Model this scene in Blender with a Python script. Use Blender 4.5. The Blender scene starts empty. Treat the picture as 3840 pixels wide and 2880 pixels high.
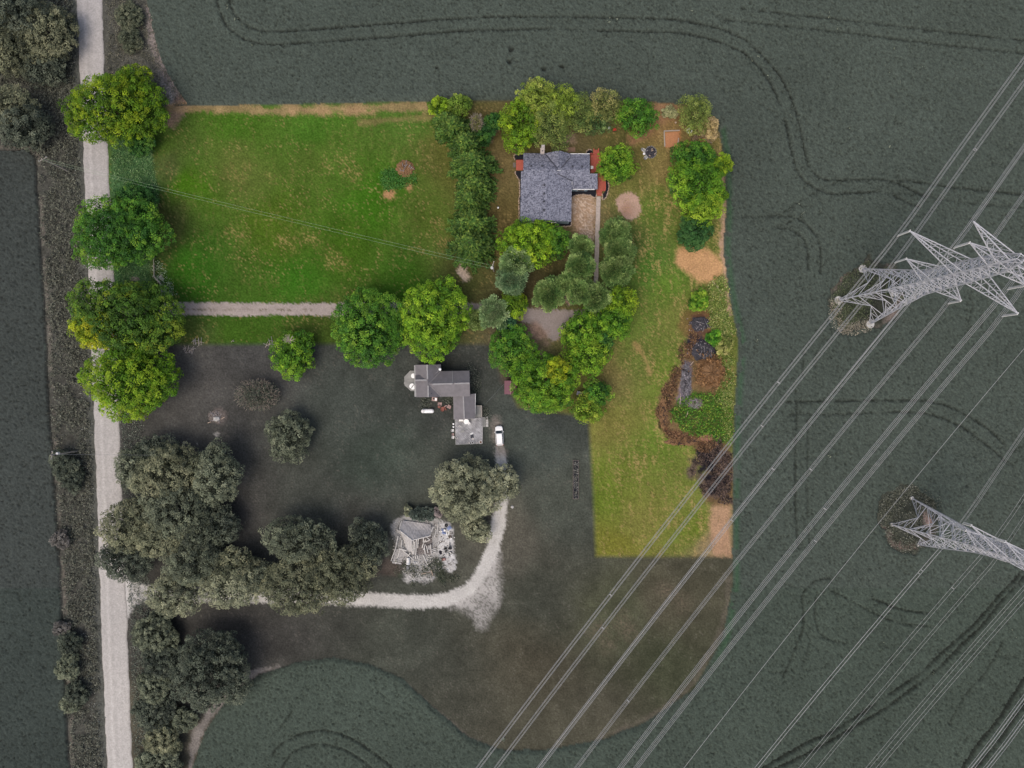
import bpy, math, random
import numpy as np
from mathutils import Vector, Matrix
# ---------------------------------------------------------------- camera, sky, sun, exposure
H = 166.0                      # drone height above the ground (m)
PXM = 16.0                     # photo pixels per metre on the ground
scene = bpy.context.scene
COL = scene.collection
R = math.radians
cam_d = bpy.data.cameras.new('camera'); cam = bpy.data.objects.new('camera', cam_d); COL.objects.link(cam)
cam.location = (0, 0, H); cam.rotation_euler = (0, 0, 0)
cam_d.sensor_fit = 'HORIZONTAL'; cam_d.sensor_width = 36; cam_d.lens = 36 * H / (3840 / PXM)
cam_d.clip_start = 1; cam_d.clip_end = 9000
scene.camera = cam
SUN_EL, SUN_AZ = 64.0, 215.0   # degrees; azimuth clockwise from +Y
world = bpy.data.worlds.new('World'); scene.world = world; world.use_nodes = True
wn = world.node_tree; wn.nodes.clear()
sky = wn.nodes.new('ShaderNodeTexSky'); sky.sky_type = 'NISHITA'; sky.sun_disc = False
sky.sun_elevation = R(SUN_EL); sky.sun_rotation = R(SUN_AZ); sky.dust_density = 5.5; sky.air_density = 1.0; sky.ozone_density = 0.6
bg = wn.nodes.new('ShaderNodeBackground'); bg.inputs[1].default_value = 0.15
wo = wn.nodes.new('ShaderNodeOutputWorld'); wn.links.new(sky.outputs[0], bg.inputs[0]); wn.links.new(bg.outputs[0], wo.inputs[0])
sd = bpy.data.lights.new('sun', 'SUN'); sun = bpy.data.objects.new('sun', sd); COL.objects.link(sun)
sd.energy = 0.65; sd.angle = R(40); sd.color = (1.0, 0.96, 0.89)
az, el = R(SUN_AZ), R(SUN_EL)
sdir = Vector((math.sin(az) * math.cos(el), math.cos(az) * math.cos(el), math.sin(el)))
sun.rotation_euler = (-sdir).to_track_quat('-Z', 'Y').to_euler()
scene.view_settings.view_transform = 'Standard'; scene.view_settings.look = 'None'
scene.view_settings.gamma = 1.0; scene.view_settings.use_curve_mapping = False
scene.view_settings.exposure = EXPO = 0.60
scene.render.engine = 'CYCLES'

# ---------------------------------------------------------------- helpers
K = 1.5                        # display-linear value of a white horizontal surface under this light
def lin(c):
    c = np.asarray(c, float) / 255.0
    return np.where(c <= 0.04045, c / 12.92, ((c + 0.055) / 1.055) ** 2.4)
def alb(c, k=1.0):             # surface colour (albedo) of something that shows as sRGB c
    return np.clip(lin(c) / K * k, 0.001, 0.92)
def G(px, py, z=0.0):          # photo pixel -> point at height z
    f = (H - z) / H
    return Vector(((px - 1920) / PXM * f, (1440 - py) / PXM * f, z))
rng = np.random.default_rng(7)
random.seed(7)

def nmat(name):
    m = bpy.data.materials.new(name); m.use_nodes = True
    nt = m.node_tree; b = nt.nodes['Principled BSDF']
    return m, nt, b
def mat(name, c, rough=0.7, var=0.25, scale=3.0, metal=0.0, bump=0.0, spec=0.3, stretch=None, k=1.0, detail=4):
    """procedural material: sRGB look c, noise variation in value, optional bump"""
    m, nt, b = nmat(name); N = nt.nodes; L = nt.links
    a = alb(c, k)
    tc = N.new('ShaderNodeTexCoord'); mp = N.new('ShaderNodeMapping'); L.new(tc.outputs['Object'], mp.inputs[0])
    if stretch: mp.inputs['Scale'].default_value = stretch
    nz = N.new('ShaderNodeTexNoise'); nz.inputs['Scale'].default_value = scale; nz.inputs['Detail'].default_value = detail
    L.new(mp.outputs[0], nz.inputs['Vector'])
    rp = N.new('ShaderNodeValToRGB'); L.new(nz.outputs[0], rp.inputs[0])
    rp.color_ramp.elements[0].position = 0.3; rp.color_ramp.elements[1].position = 0.7
    lo = np.clip(a * (1 - var), 0, 1); hi = np.clip(a * (1 + var), 0, .95)
    rp.color_ramp.elements[0].color = (*lo, 1); rp.color_ramp.elements[1].color = (*hi, 1)
    L.new(rp.outputs[0], b.inputs['Base Color'])
    b.inputs['Roughness'].default_value = rough; b.inputs['Metallic'].default_value = metal
    b.inputs['Specular IOR Level'].default_value = spec
    if bump:
        bp = N.new('ShaderNodeBump'); bp.inputs['Strength'].default_value = bump; bp.inputs['Distance'].default_value = 0.05
        L.new(nz.outputs[0], bp.inputs['Height']); L.new(bp.outputs[0], b.inputs['Normal'])
    return m
def attr_mat(name, scale=2.0, lo=0.75, hi=1.25, rough=0.9, bump=0.3, leaf=False, scale2=None, lo2=.85, hi2=1.15):
    """colour from the mesh's own 'Col' attribute, broken up by fine noise"""
    m, nt, b = nmat(name); N = nt.nodes; L = nt.links
    at = N.new('ShaderNodeAttribute'); at.attribute_name = 'Col'
    out = at.outputs['Color']
    tc = N.new('ShaderNodeTexCoord')
    if not leaf:
        for sc, l_, h_ in ((scale, lo, hi),) + (((scale2, lo2, hi2),) if scale2 else ()):
            nz = N.new('ShaderNodeTexNoise'); nz.inputs['Scale'].default_value = sc; nz.inputs['Detail'].default_value = 3
            L.new(tc.outputs['Object'], nz.inputs['Vector'])
            mr = N.new('ShaderNodeMapRange'); mr.inputs[1].default_value = 0.3; mr.inputs[2].default_value = 0.7
            mr.inputs[3].default_value = l_; mr.inputs[4].default_value = h_; L.new(nz.outputs[0], mr.inputs[0])
            mx = N.new('ShaderNodeMix'); mx.data_type = 'RGBA'; mx.blend_type = 'MULTIPLY'; mx.inputs[0].default_value = 1
            L.new(out, mx.inputs[6]); L.new(mr.outputs[0], mx.inputs[7]); out = mx.outputs[2]
        if bump:
            bp = N.new('ShaderNodeBump'); bp.inputs['Strength'].default_value = bump; bp.inputs['Distance'].default_value = 0.08
            L.new(nz.outputs[0], bp.inputs['Height']); L.new(bp.outputs[0], b.inputs['Normal'])
    L.new(out, b.inputs['Base Color'])
    b.inputs['Roughness'].default_value = rough; b.inputs['Specular IOR Level'].default_value = 0.2 if leaf else 0.0
    if leaf:
        tr = N.new('ShaderNodeBsdfTranslucent'); L.new(out, tr.inputs[0])
        ms = N.new('ShaderNodeMixShader'); ms.inputs[0].default_value = 0.3
        L.new(b.outputs[0], ms.inputs[1]); L.new(tr.outputs[0], ms.inputs[2])
        L.new(ms.outputs[0], N['Material Output'].inputs[0])
    return m
def link(o, parent=None):
    COL.objects.link(o)
    if parent is not None: o.parent = parent
    return o
def npmesh(name, V, F, m, parent=None, col=None, smooth=False):
    """V (n,3), F (k,3|4) ints; col (n,3) per-vertex colours"""
    me = bpy.data.meshes.new(name); V = np.asarray(V, np.float32); F = np.asarray(F, np.int32); k = F.shape[1]
    me.vertices.add(len(V)); me.vertices.foreach_set('co', V.ravel())
    me.loops.add(F.size); me.loops.foreach_set('vertex_index', F.ravel())
    me.polygons.add(len(F)); me.polygons.foreach_set('loop_start', np.arange(0, F.size, k, dtype=np.int32))
    me.polygons.foreach_set('loop_total', np.full(len(F), k, np.int32))
    if smooth: me.polygons.foreach_set('use_smooth', np.ones(len(F), bool))
    me.update(calc_edges=True)
    if col is not None:
        a = me.color_attributes.new('Col', 'FLOAT_COLOR', 'POINT')
        c4 = np.ones((len(V), 4), np.float32); c4[:, :3] = col; a.data.foreach_set('color', c4.ravel())
    me.materials.append(m)
    return link(bpy.data.objects.new(name, me), parent)
def tag(o, label=None, cat=None, group=None, kind=None):
    if label: o['label'] = label
    if cat: o['category'] = cat
    if group: o['group'] = group
    if kind: o['kind'] = kind
    return o
def thing(name, label, cat, loc=(0, 0, 0), rz=0.0, group=None):
    o = bpy.data.objects.new(name, None); COL.objects.link(o); o.empty_display_size = .2
    o.location = loc; o.rotation_euler = (0, 0, rz)
    return tag(o, label, cat, group)
def copy_thing(src, loc, rz=0.0, label=None, scale=None):
    r = src.copy(); COL.objects.link(r); r.location = loc; r.rotation_euler = (0, 0, rz)
    if scale: r.scale = scale
    if label: r['label'] = label
    for ch in src.children:
        c = ch.copy(); COL.objects.link(c); c.parent = r
        for g in ch.children:
            d = g.copy(); COL.objects.link(d); d.parent = c
    return r

class MB:
    """collects simple shapes, builds ONE mesh object"""
    def __init__(s): s.v = []; s.f = []
    def add(s, vs, fs):
        o = len(s.v); s.v += [tuple(v) for v in vs]; s.f += [tuple(i + o for i in f) for f in fs]; return s
    def box(s, c, size, rz=0.0, taper=1.0):
        x, y, z = (d / 2 for d in size); ca, sa = math.cos(rz), math.sin(rz); vs = []
        for dz, t in ((-z, 1.0), (z, taper)):
            for dx, dy in ((-x, -y), (x, -y), (x, y), (-x, y)):
                dx *= t; dy *= t
                vs.append((c[0] + dx * ca - dy * sa, c[1] + dx * sa + dy * ca, c[2] + dz))
        return s.add(vs, [(0, 3, 2, 1), (4, 5, 6, 7), (0, 1, 5, 4), (1, 2, 6, 5), (2, 3, 7, 6), (3, 0, 4, 7)])
    def bar(s, p, q, w, h=None, up=(0, 0, 1)):
        p, q = Vector(p), Vector(q); d = q - p
        if d.length < 1e-6: return s
        d.normalize(); u = Vector(up)
        if abs(d.dot(u)) > .98: u = Vector((1, 0, 0))
        a = d.cross(u).normalized() * (w / 2); b = a.cross(d).normalized() * ((h or w) / 2)
        vs = [p - a - b, p + a - b, p + a + b, p - a + b, q - a - b, q + a - b, q + a + b, q - a + b]
        return s.add(vs, [(0, 3, 2, 1), (4, 5, 6, 7), (0, 1, 5, 4), (1, 2, 6, 5), (2, 3, 7, 6), (3, 0, 4, 7)])
    def tube(s, pts, r, n=6, cap=True):
        pts = [Vector(p) for p in pts]; rs = r if isinstance(r, (list, tuple)) else [r] * len(pts); vs = []
        for i, p in enumerate(pts):
            d = (pts[min(i + 1, len(pts) - 1)] - pts[max(i - 1, 0)]).normalized()
            u = Vector((0, 0, 1)) if abs(d.z) < .9 else Vector((1, 0, 0))
            a = d.cross(u).normalized(); b = d.cross(a).normalized()
            for k in range(n):
                t = 2 * math.pi * k / n; vs.append(p + (a * math.cos(t) + b * math.sin(t)) * rs[i])
        fs = [(i * n + k, i * n + (k + 1) % n, (i + 1) * n + (k + 1) % n, (i + 1) * n + k) for i in range(len(pts) - 1) for k in range(n)]
        if cap: fs += [tuple(range(n)), tuple((len(pts) - 1) * n + k for k in reversed(range(n)))]
        return s.add(vs, fs)
    def lathe(s, c, prof, n=16, sx=1.0, sy=1.0):
        """prof: list of (radius, z) from bottom to top"""
        vs = [(c[0] + r * sx * math.cos(2 * math.pi * k / n), c[1] + r * sy * math.sin(2 * math.pi * k / n), c[2] + z) for r, z in prof for k in range(n)]
        fs = [(i * n + k, i * n + (k + 1) % n, (i + 1) * n + (k + 1) % n, (i + 1) * n + k) for i in range(len(prof) - 1) for k in range(n)]
        if prof[0][0] > 1e-3: fs.append(tuple(reversed(range(n))))
        if prof[-1][0] > 1e-3: fs.append(tuple((len(prof) - 1) * n + k for k in range(n)))
        return s.add(vs, fs)
    def ring(s, c, r0, r1, h, n=20):
        return s.lathe(c, [(r0, 0), (r1, 0), (r1, h), (r0, h), (r0, 0)], n)
    def prism(s, poly, z0, z1):
        n = len(poly)
        ar = sum(poly[i][0] * poly[(i + 1) % n][1] - poly[(i + 1) % n][0] * poly[i][1] for i in range(n))
        if ar < 0: poly = poly[::-1]
        vs = [(p[0], p[1], z0) for p in poly] + [(p[0], p[1], z1) for p in poly]
        return s.add(vs, [tuple(reversed(range(n))), tuple(range(n, 2 * n))] + [(i, (i + 1) % n, n + (i + 1) % n, n + i) for i in range(n)])
    def slab(s, pts, t):
        """thin solid under a planar polygon of 3-D points"""
        n = len(pts); P = [Vector(p) for p in pts]
        nn = (P[1] - P[0]).cross(P[2] - P[0]).normalized()
        if nn.z < 0: P.reverse(); nn = -nn
        vs = P + [p - Vector((0, 0, t)) for p in P]
        return s.add(vs, [tuple(range(n)), tuple(reversed(range(n, 2 * n)))] + [(i, n + i, n + (i + 1) % n, (i + 1) % n) for i in range(n)])
    def blob(s, c, r, n=8, m=5, jit=.25, sx=1, sy=1, sz=1, dome=False):
        """lumpy rock or heap"""
        vs = []; a0 = 0.0 if dome else -math.pi / 2
        for i in range(m + 1):
            t = a0 + (math.pi / 2 - a0) * i / m
            for k in range(n):
                q = r * (1 + random.uniform(-jit, jit)); p = 2 * math.pi * (k + .5 * (i % 2)) / n
                vs.append((c[0] + q * math.cos(t) * math.cos(p) * sx, c[1] + q * math.cos(t) * math.sin(p) * sy, c[2] + q * math.sin(t) * sz))
        fs = [(i * n + k, i * n + (k + 1) % n, (i + 1) * n + (k + 1) % n, (i + 1) * n + k) for i in range(m) for k in range(n)]
        fs.append(tuple(m * n + k for k in range(n)))
        return s.add(vs, fs)
    def build(s, name, m, parent=None, smooth=False):
        me = bpy.data.meshes.new(name); me.from_pydata(s.v, [], s.f); me.materials.append(m)
        if smooth: me.polygons.foreach_set('use_smooth', [True] * len(me.polygons))
        me.update()
        return link(bpy.data.objects.new(name, me), parent)
def part(name, m, parent, fn, smooth=False):
    b = MB(); fn(b); return b.build(name, m, parent, smooth)
# ---------------------------------------------------------------- raster of the ground (photo pixels as ground coordinates, 16 px = 1 m)
D = 3840 / 2212.0              # scale of the overview I measured in
def dd(*pts): return [(x * D, y * D) for x, y in pts]
def zz(x0, y0, s, *pts): return [(x0 + x * s, y0 + y * s) for x, y in pts]
STEP = 5.0
gx = np.arange(-300, 4141, STEP); gy = np.arange(-260, 3141, STEP)
NX, NY = len(gx), len(gy)
PX, PY = np.meshgrid(gx, gy)
def fbm(cell, octv=3, seed=0, gain=.5, sx=1.0, sy=1.0):
    """smooth value noise, about 0..1, feature size `cell` pixels"""
    r = np.random.default_rng(seed); out = np.zeros((NY, NX)); amp = 1; tot = 0
    for o in range(octv):
        cx, cy = cell * sx, cell * sy
        a = r.random((int((gy[-1] - gy[0]) / cy) + 4, int((gx[-1] - gx[0]) / cx) + 4))
        u = (gx - gx[0]) / cx; v = (gy - gy[0]) / cy
        i = u.astype(int); j = v.astype(int); fu = u - i; fv = v - j
        fu = fu * fu * (3 - 2 * fu); fv = fv * fv * (3 - 2 * fv)
        top = a[j][:, i] * (1 - fu) + a[j][:, i + 1] * fu; bot = a[j + 1][:, i] * (1 - fu) + a[j + 1][:, i + 1] * fu
        out += amp * (top * (1 - fv[:, None]) + bot * fv[:, None]); tot += amp; amp *= gain; cell /= 2
        if cell < STEP: break
    return out / tot
def smooth_line(pts, n=6, closed=False):
    P = np.array(pts, float); m = len(P); out = []
    idx = range(m if closed else m - 1)
    for i in idx:
        p0, p1, p2, p3 = (P[(i + k) % m] if closed else P[min(max(i + k, 0), m - 1)] for k in (-1, 0, 1, 2))
        for t in np.arange(n) / n:
            out.append(.5 * ((2 * p1) + (-p0 + p2) * t + (2 * p0 - 5 * p1 + 4 * p2 - p3) * t * t + (-p0 + 3 * p1 - 3 * p2 + p3) * t ** 3))
    if not closed: out.append(P[-1])
    return np.array(out)
def _bbox(P, mg):
    x0, y0 = P.min(0) - mg; x1, y1 = P.max(0) + mg
    return slice(max(0, np.searchsorted(gy, y0)), min(NY, np.searchsorted(gy, y1) + 1)), slice(max(0, np.searchsorted(gx, x0)), min(NX, np.searchsorted(gx, x1) + 1))
def dist_line(pts, mg=90):
    P = np.asarray(pts, float); out = np.full((NY, NX), 1e3)
    for a, b in zip(P[:-1], P[1:]):
        sl = _bbox(np.array([a, b]), mg); X, Y = PX[sl], PY[sl]
        if X.size == 0: continue
        d = b - a; L = d @ d + 1e-9
        t = np.clip(((X - a[0]) * d[0] + (Y - a[1]) * d[1]) / L, 0, 1)
        out[sl] = np.minimum(out[sl], np.hypot(X - a[0] - t * d[0], Y - a[1] - t * d[1]))
    return out
def sdf(poly, smooth=0, mg=90):
    """signed distance in pixels, negative inside"""
    P = smooth_line(poly, smooth, True) if smooth else np.asarray(poly, float)
    Q = np.vstack([P, P[:1]]); d = dist_line(Q, mg)
    sl = _bbox(P, 2); X, Y = PX[sl], PY[sl]; ins = np.zeros(X.shape, bool)
    for (x0, y0), (x1, y1) in zip(Q[:-1], Q[1:]):
        if y0 == y1: continue
        c = ((y0 <= Y) != (y1 <= Y)) & (X < (x1 - x0) * (Y - y0) / (y1 - y0) + x0); ins ^= c
    full = np.zeros((NY, NX), bool); full[sl] = ins
    return np.where(full, -d, d)
def sm(d, w):                  # soft inside mask from a signed distance
    return np.clip(.5 - d / (2 * w), 0, 1)
n_big, n_mid, n_fine = fbm(260, 4, 1), fbm(60, 3, 2), fbm(14, 2, 3)
n_b2, n_m2, n_f2 = fbm(200, 4, 4), fbm(45, 3, 5), fbm(10, 1, 6)
wob = (n_mid - .5) * 24 + (n_fine - .5) * 10

# outlines
LOT = dd((225, 225), (400, 230), (700, 224), (940, 219), (1100, 217), (1415, 222), (1500, 228), (1548, 262), (1562, 330), (1568, 450), (1562, 540),
         (1575, 640), (1596, 740), (1588, 860), (1583, 960), (1581, 1202), (1287, 1202), (1281, 1060), (1272, 908), (1235, 895), (1120, 880), (1078, 800),
         (1058, 744), (900, 742), (340, 745), (300, 800), (225, 850))
YARD = dd((330, 735), (1080, 735), (1290, 895), (1300, 1195), (1582, 1195), (1582, 1262), (1562, 1375), (1500, 1487), (1400, 1557), (1300, 1597),
          (1180, 1620), (1080, 1618), (1010, 1590), (940, 1530), (870, 1466), (800, 1434), (720, 1420), (640, 1430), (560, 1457), (490, 1512), (445, 1580),
          (415, 1659), (400, 1830), (270, 1830), (262, 1400), (250, 1000), (225, 800), (225, 735))
WEST = dd((-200, 330), (60, 325), (77, 340), (86, 500), (98, 700), (108, 900), (122, 1100), (133, 1300), (143, 1500), (150, 1659), (152, 1850), (-200, 1850))
NWV = dd((140, -160), (312, -160), (318, 0), (330, 60), (350, 130), (385, 200), (408, 226), (300, 240), (140, 240))
RL = [(276, -300), (286, 0), (296, 271), (312, 588), (316, 700), (328, 989), (333, 1107), (346, 1459), (353, 1635), (362, 1852), (371, 2150), (374, 2266), (384, 2492), (400, 2880), (412, 3200)]
RR = [(374, -300), (384, 0), (393, 262), (405, 520), (411, 723), (415, 763), (427, 1007), (437, 1250), (447, 1554), (452, 1716), (463, 2000), (470, 2180), (477, 2284), (486, 2582), (497, 2880), (507, 3200)]
ROADP = RL + RR[::-1]
d_lot, d_yard, d_west, d_nwv = sdf(LOT), sdf(YARD), sdf(WEST), sdf(NWV)
d_road = sdf(ROADP)
west_side = PX < np.interp(PY, [p[1] for p in RL], [p[0] for p in RL])
# islands under the pylons
ISL1 = dd((1790, 690), (1795, 625), (1830, 580), (1875, 560), (1925, 575), (1950, 620), (1940, 680), (1900, 705), (1840, 722), (1810, 715))
ISL2 = dd((1898, 1120), (1905, 1075), (1945, 1048), (1990, 1055), (2028, 1085), (2022, 1150), (1975, 1190), (1925, 1180))
d_i1, d_i2 = sdf(ISL1, 5), sdf(ISL2, 5)
CROP, LAWN, YGR, VERGE, ISLE = range(5)
cls = np.full((NY, NX), CROP)
cls[(west_side) & (d_west > wob * .3)] = VERGE
cls[(~west_side) & (d_nwv < wob * .5)] = VERGE
cls[d_yard < wob * .3] = YGR
cls[d_lot < wob * .12] = LAWN
cls[(d_road < 60) & (cls == CROP)] = VERGE
cls[np.minimum(d_i1, d_i2) + 4 < wob * 1.3 + (n_m2 - .5) * 50] = ISLE

# colours (as seen), spread from sample points
def idw(samples, p=3.0):
    num = np.zeros((NY, NX, 3)); den = np.zeros((NY, NX))
    X = PX + (n_big - .5) * 160; Y = PY + (n_b2 - .5) * 160
    for x, y, c in samples:
        w = 1.0 / (((X - x) ** 2 + (Y - y) ** 2) ** (p / 2) + 1e3); num += w[..., None] * lin(c); den += w
    return num / den[..., None]
S_LOT = [(600, 500, (68, 90, 36)), (900, 450, (68, 102, 32)), (1200, 480, (68, 104, 34)), (1500, 450, (74, 104, 40)), (700, 700, (66, 102, 24)), (900, 620, (84, 98, 44)),
         (1200, 600, (76, 98, 38)), (1400, 750, (58, 98, 24)), (1000, 850, (70, 94, 28)), (1300, 900, (62, 92, 26)), (700, 1000, (50, 92, 26)), (1100, 1050, (54, 96, 26)),
         (1500, 1050, (52, 86, 26)), (1600, 800, (74, 92, 36)), (1650, 600, (84, 88, 42)), (1750, 1050, (72, 78, 42)), (900, 1230, (58, 86, 28)), (700, 1260, (64, 80, 40)),
         (1200, 1230, (62, 80, 32)), (610, 600, (72, 84, 44)), (600, 850, (72, 80, 42)), (1870, 650, (106, 94, 62)), (1870, 850, (92, 82, 50)), (1880, 480, (88, 80, 50)),
         (2150, 500, (98, 90, 62)), (2300, 520, (92, 90, 52)), (2450, 480, (132, 108, 70)), (2350, 700, (102, 104, 54)), (2480, 650, (118, 106, 64)), (2450, 800, (86, 106, 44)),
         (2420, 1000, (74, 106, 42)), (2500, 1100, (88, 114, 44)), (2400, 1200, (94, 112, 50)), (2550, 1200, (100, 108, 52)), (2400, 1350, (94, 106, 50)), (2300, 1400, (110, 104, 62)),
         (2500, 1450, (96, 114, 46)), (2300, 1600, (114, 112, 58)), (2450, 1650, (96, 116, 46)), (2300, 1850, (96, 112, 42)), (2400, 1950, (112, 112, 56)), (2550, 1800, (104, 114, 52)),
         (2300, 2040, (110, 110, 46)), (2600, 2000, (100, 114, 44)), (2680, 2050, (132, 116, 86)), (2140, 800, (132, 112, 88)), (2060, 1000, (72, 70, 44)), (2000, 1080, (78, 72, 50)),
         (2150, 850, (104, 94, 64)), (1980, 1270, (100, 92, 76)), (2350, 950, (70, 86, 42)), (2350, 620, (98, 96, 52)), (500, 1000, (58, 74, 40)), (480, 700, (70, 98, 52))]
S_YARD = [(700, 1450, (77, 76, 73)), (1000, 1400, (70, 70, 68)), (1300, 1500, (68, 73, 67)), (1400, 1700, (64, 72, 64)), (1200, 1900, (67, 70, 64)), (800, 1900, (72, 71, 68)),
          (2000, 1700, (70, 76, 70)), (2100, 1900, (72, 76, 68)), (2000, 2200, (69, 71, 62)), (2300, 2300, (74, 76, 59)), (2500, 2250, (79, 76, 62)), (2000, 2500, (74, 71, 59)),
          (1500, 2400, (67, 70, 62)), (900, 2350, (67, 66, 63)), (2200, 2650, (77, 75, 63)), (2500, 2500, (65, 68, 52)), (1700, 1450, (67, 70, 66)), (700, 2400, (69, 68, 65)),
          (1300, 2000, (68, 69, 64)), (1900, 2050, (83, 81, 72)), (2050, 1560, (66, 71, 67)), (560, 2700, (79, 76, 65))]
c_lot, c_yard = idw(S_LOT), idw(S_YARD)
def cc(c): return lin(c)[None, None, :]
Cc = np.zeros((NY, NX, 3))
# lot turf: streaky, with dry tan flecks
streak = .55 * fbm(40, 3, 11, sx=.3, sy=1.5) + .45 * fbm(22, 2, 18, sx=.4, sy=2.2); wn1 = rng.random((NY, NX)); wn2 = rng.random((NY, NX)); wn3 = rng.random((NY, NX))
dryness = np.clip((streak * .62 + n_b2 * .30 + wn1 * .34 - .725) * 4.2, 0, 1) * np.clip((PX - 2100) / 250, .25, 1)
t = (.84 + .36 * n_mid) * (.93 + .14 * n_fine) * (.82 + .36 * wn2)
lotc = c_lot * t[..., None]
lotc = lotc * (1 - .72 * dryness[..., None]) + cc((178, 152, 102)) * (.72 * dryness[..., None])
fm = (.42 * (wn1 > .90) * np.clip((n_m2 - .45) * 5, 0, 1))[..., None]; lotc = lotc * (1 - fm) + cc((160, 138, 92)) * fm
# neighbour's turf, flat grey green
yc = c_yard * ((.74 + .52 * n_b2) * (.88 + .24 * wn2) * (.86 + .28 * n_mid) * (.80 + .48 * n_m2))[..., None]
fm = (.3 * (wn1 > .955) * np.clip((n_m2 - .4) * 5, 0, 1))[..., None]; yc = yc * (1 - fm) + cc((120, 114, 104)) * fm
blend = sm(d_lot, 9)[..., None]
turf = yc * (1 - blend) + lotc * blend
Cc[:] = turf
def paint(d, c, w=8, wb=.6, n=None, k=.25, a=1.0):
    """blend colour c inside signed distance d (wobbly edge)"""
    global Cc
    m = sm(d + wob * wb + (wn3 - .5) * 9, w * .7)[..., None] * a
    nn = (1 - k) + 2 * k * (n if n is not None else n_fine)[..., None]
    Cc = Cc * (1 - m) + cc(c) * nn * m
def dots(pts, r, c, w=10, wb=1.0, k=.25, a=1.0, g=0.0):
    for x, y in pts:
        m = slice(max(0, int((y - r * 3 - gy[0]) / STEP)), int((y + r * 3 - gy[0]) / STEP)), slice(max(0, int((x - r * 3 - gx[0]) / STEP)), int((x + r * 3 - gx[0]) / STEP))
        d = np.hypot(PX[m] - x, PY[m] - y) - r
        al = np.clip(.5 - (d + wob[m] * wb + (wn3[m] - .5) * 9) / (1.5 * w), 0, 1)[..., None] * a * np.where(wn1[m] > g, 1.0, .12)[..., None]
        Cc[m] = Cc[m] * (1 - al) + cc(c)[0] * ((1 - k) + 2 * k * n_fine[m][..., None]) * al
# verge soil and weeds base
vg = cls == VERGE
Cc[vg] = (cc((84, 84, 78)) * (.62 + .76 * n_mid[..., None]) * (.75 + .5 * n_fine[..., None]))[vg]
edge = np.clip(1 - np.abs(d_west - 14) / 12, 0, 1) * (n_mid > .42)
Cc = np.where(vg[..., None], Cc * (1 - .6 * edge[..., None]) + cc((120, 112, 104)) * .6 * edge[..., None], Cc)
# green verge inside the lot between road and lawn
vl = sdf([(415, 500), (560, 520), (590, 700), (560, 1100), (430, 1130)])
paint(vl, (72, 104, 66), 14, .8, n_m2, .4)
paint(np.maximum(d_road - 30, np.where(west_side, -50, 50)), (92, 94, 88), 8, .5, n_m2, .2, .8)
paint(sdf(dd((345, 110), (358, 140), (385, 195), (408, 226), (370, 232), (352, 190), (338, 140)), 3), (146, 140, 135), 10, 1.0, n_m2, .25, .9)
# bare soil along the north field corner
paint(dist_line(smooth_line(dd((322, 20), (330, 90), (350, 140), (375, 190), (398, 222)))) - 17, (132, 124, 120), 10, 1.1, n_m2, .3)
paint(dist_line(dd((395, 215), (385, 235), (370, 262))) - 26, (140, 116, 100), 12, 1.2, n_m2, .3, .85)
# dry strip along the north edge of the lot
paint(dist_line([(640, 402), (900, 405), (1000, 415), (1250, 408), (1590, 398)]) - 15, (150, 126, 92), 9, 1.2, n_m2, .3, .8)
paint(dist_line([(1100, 425), (1400, 418)]) - 12, (162, 132, 98), 10, 1.3, n_m2, .2, .65)
paint(dist_line([(1350, 460), (1640, 435)]) - 8, (130, 112, 76), 9, 1.3, n_m2, .3, .6)
dots([(930, 630), (1270, 590), (1300, 600), (1150, 880), (1100, 920), (1250, 985), (900, 890), (1330, 690), (1345, 650), (1010, 660), (1460, 715), (1650, 850), (1660, 900), (870, 640), (900, 660), (1290, 640), (1240, 620), (1060, 900), (1180, 900), (880, 860), (1280, 990), (1240, 960)], 20, (156, 134, 86), 26, 1.8, .3, .5, .72)
dots([(1730, 1020), (1745, 1040), (1735, 1002)], 12, (190, 170, 150), 7, .8)
dots([(1535, 700), (1465, 725)], 14, (168, 130, 92), 8, 1.2)
# east boundary soil strip
paint(dist_line(smooth_line([(2700, 660), (2715, 800), (2712, 930), (2722, 1050), (2735, 1180)])) - 10, (168, 140, 118), 7, .9, n_m2, .2, .9)
paint(sdf([(2545, 930), (2610, 925), (2680, 955), (2712, 1000), (2690, 1050), (2640, 1058), (2575, 1020), (2535, 985)], 5), (186, 146, 104), 16, .7, n_m2, .14)
paint(sdf([(2665, 1890), (2738, 1880), (2740, 2085), (2670, 2080)]), (172, 138, 110), 12, .8, n_m2, .15, .9)
paint(sdf([(2440, 390), (2560, 392), (2555, 420), (2470, 470), (2380, 540), (2370, 500), (2450, 440)], 4), (150, 114, 86), 14, 1.0, n_m2, .25, .8)
paint(sdf([(2500, 495), (2548, 492), (2552, 545), (2500, 552)]), (176, 122, 82), 8, .4, n_m2, .15)
paint(sdf([(2150, 740), (2225, 745), (2230, 870), (2200, 910), (2150, 860)], 4), (164, 136, 112), 16, 1.1, n_m2, .3, .8)
dots([(2175, 800), (2190, 840), (2200, 770), (2165, 760), (2205, 880), (2185, 900)], 26, (188, 170, 152), 24, 1.6, .2, .8, .6)
dots([(1845, 495), (1835, 520), (1855, 480)], 16, (164, 140, 116), 8, 1.0)
dots([(2120, 530), (2140, 520)], 16, (140, 122, 100), 10, 1.2)
paint(dist_line([(2380, 1290), (2420, 1350), (2440, 1400)]) - 6, (152, 128, 84), 8, .7, n_m2, .2, .7)
# sandy round patch
SAND = [(2312, 745), (2335, 725), (2365, 720), (2392, 735), (2403, 768), (2402, 800), (2385, 818), (2360, 823), (2335, 805), (2315, 778)]
d_sand = sdf(SAND, 6); paint(d_sand, (176, 148, 130), 4, .35, n_m2, .14); dots([(2352, 788)], 20, (166, 132, 112), 14, .8, .1, .8)
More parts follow.
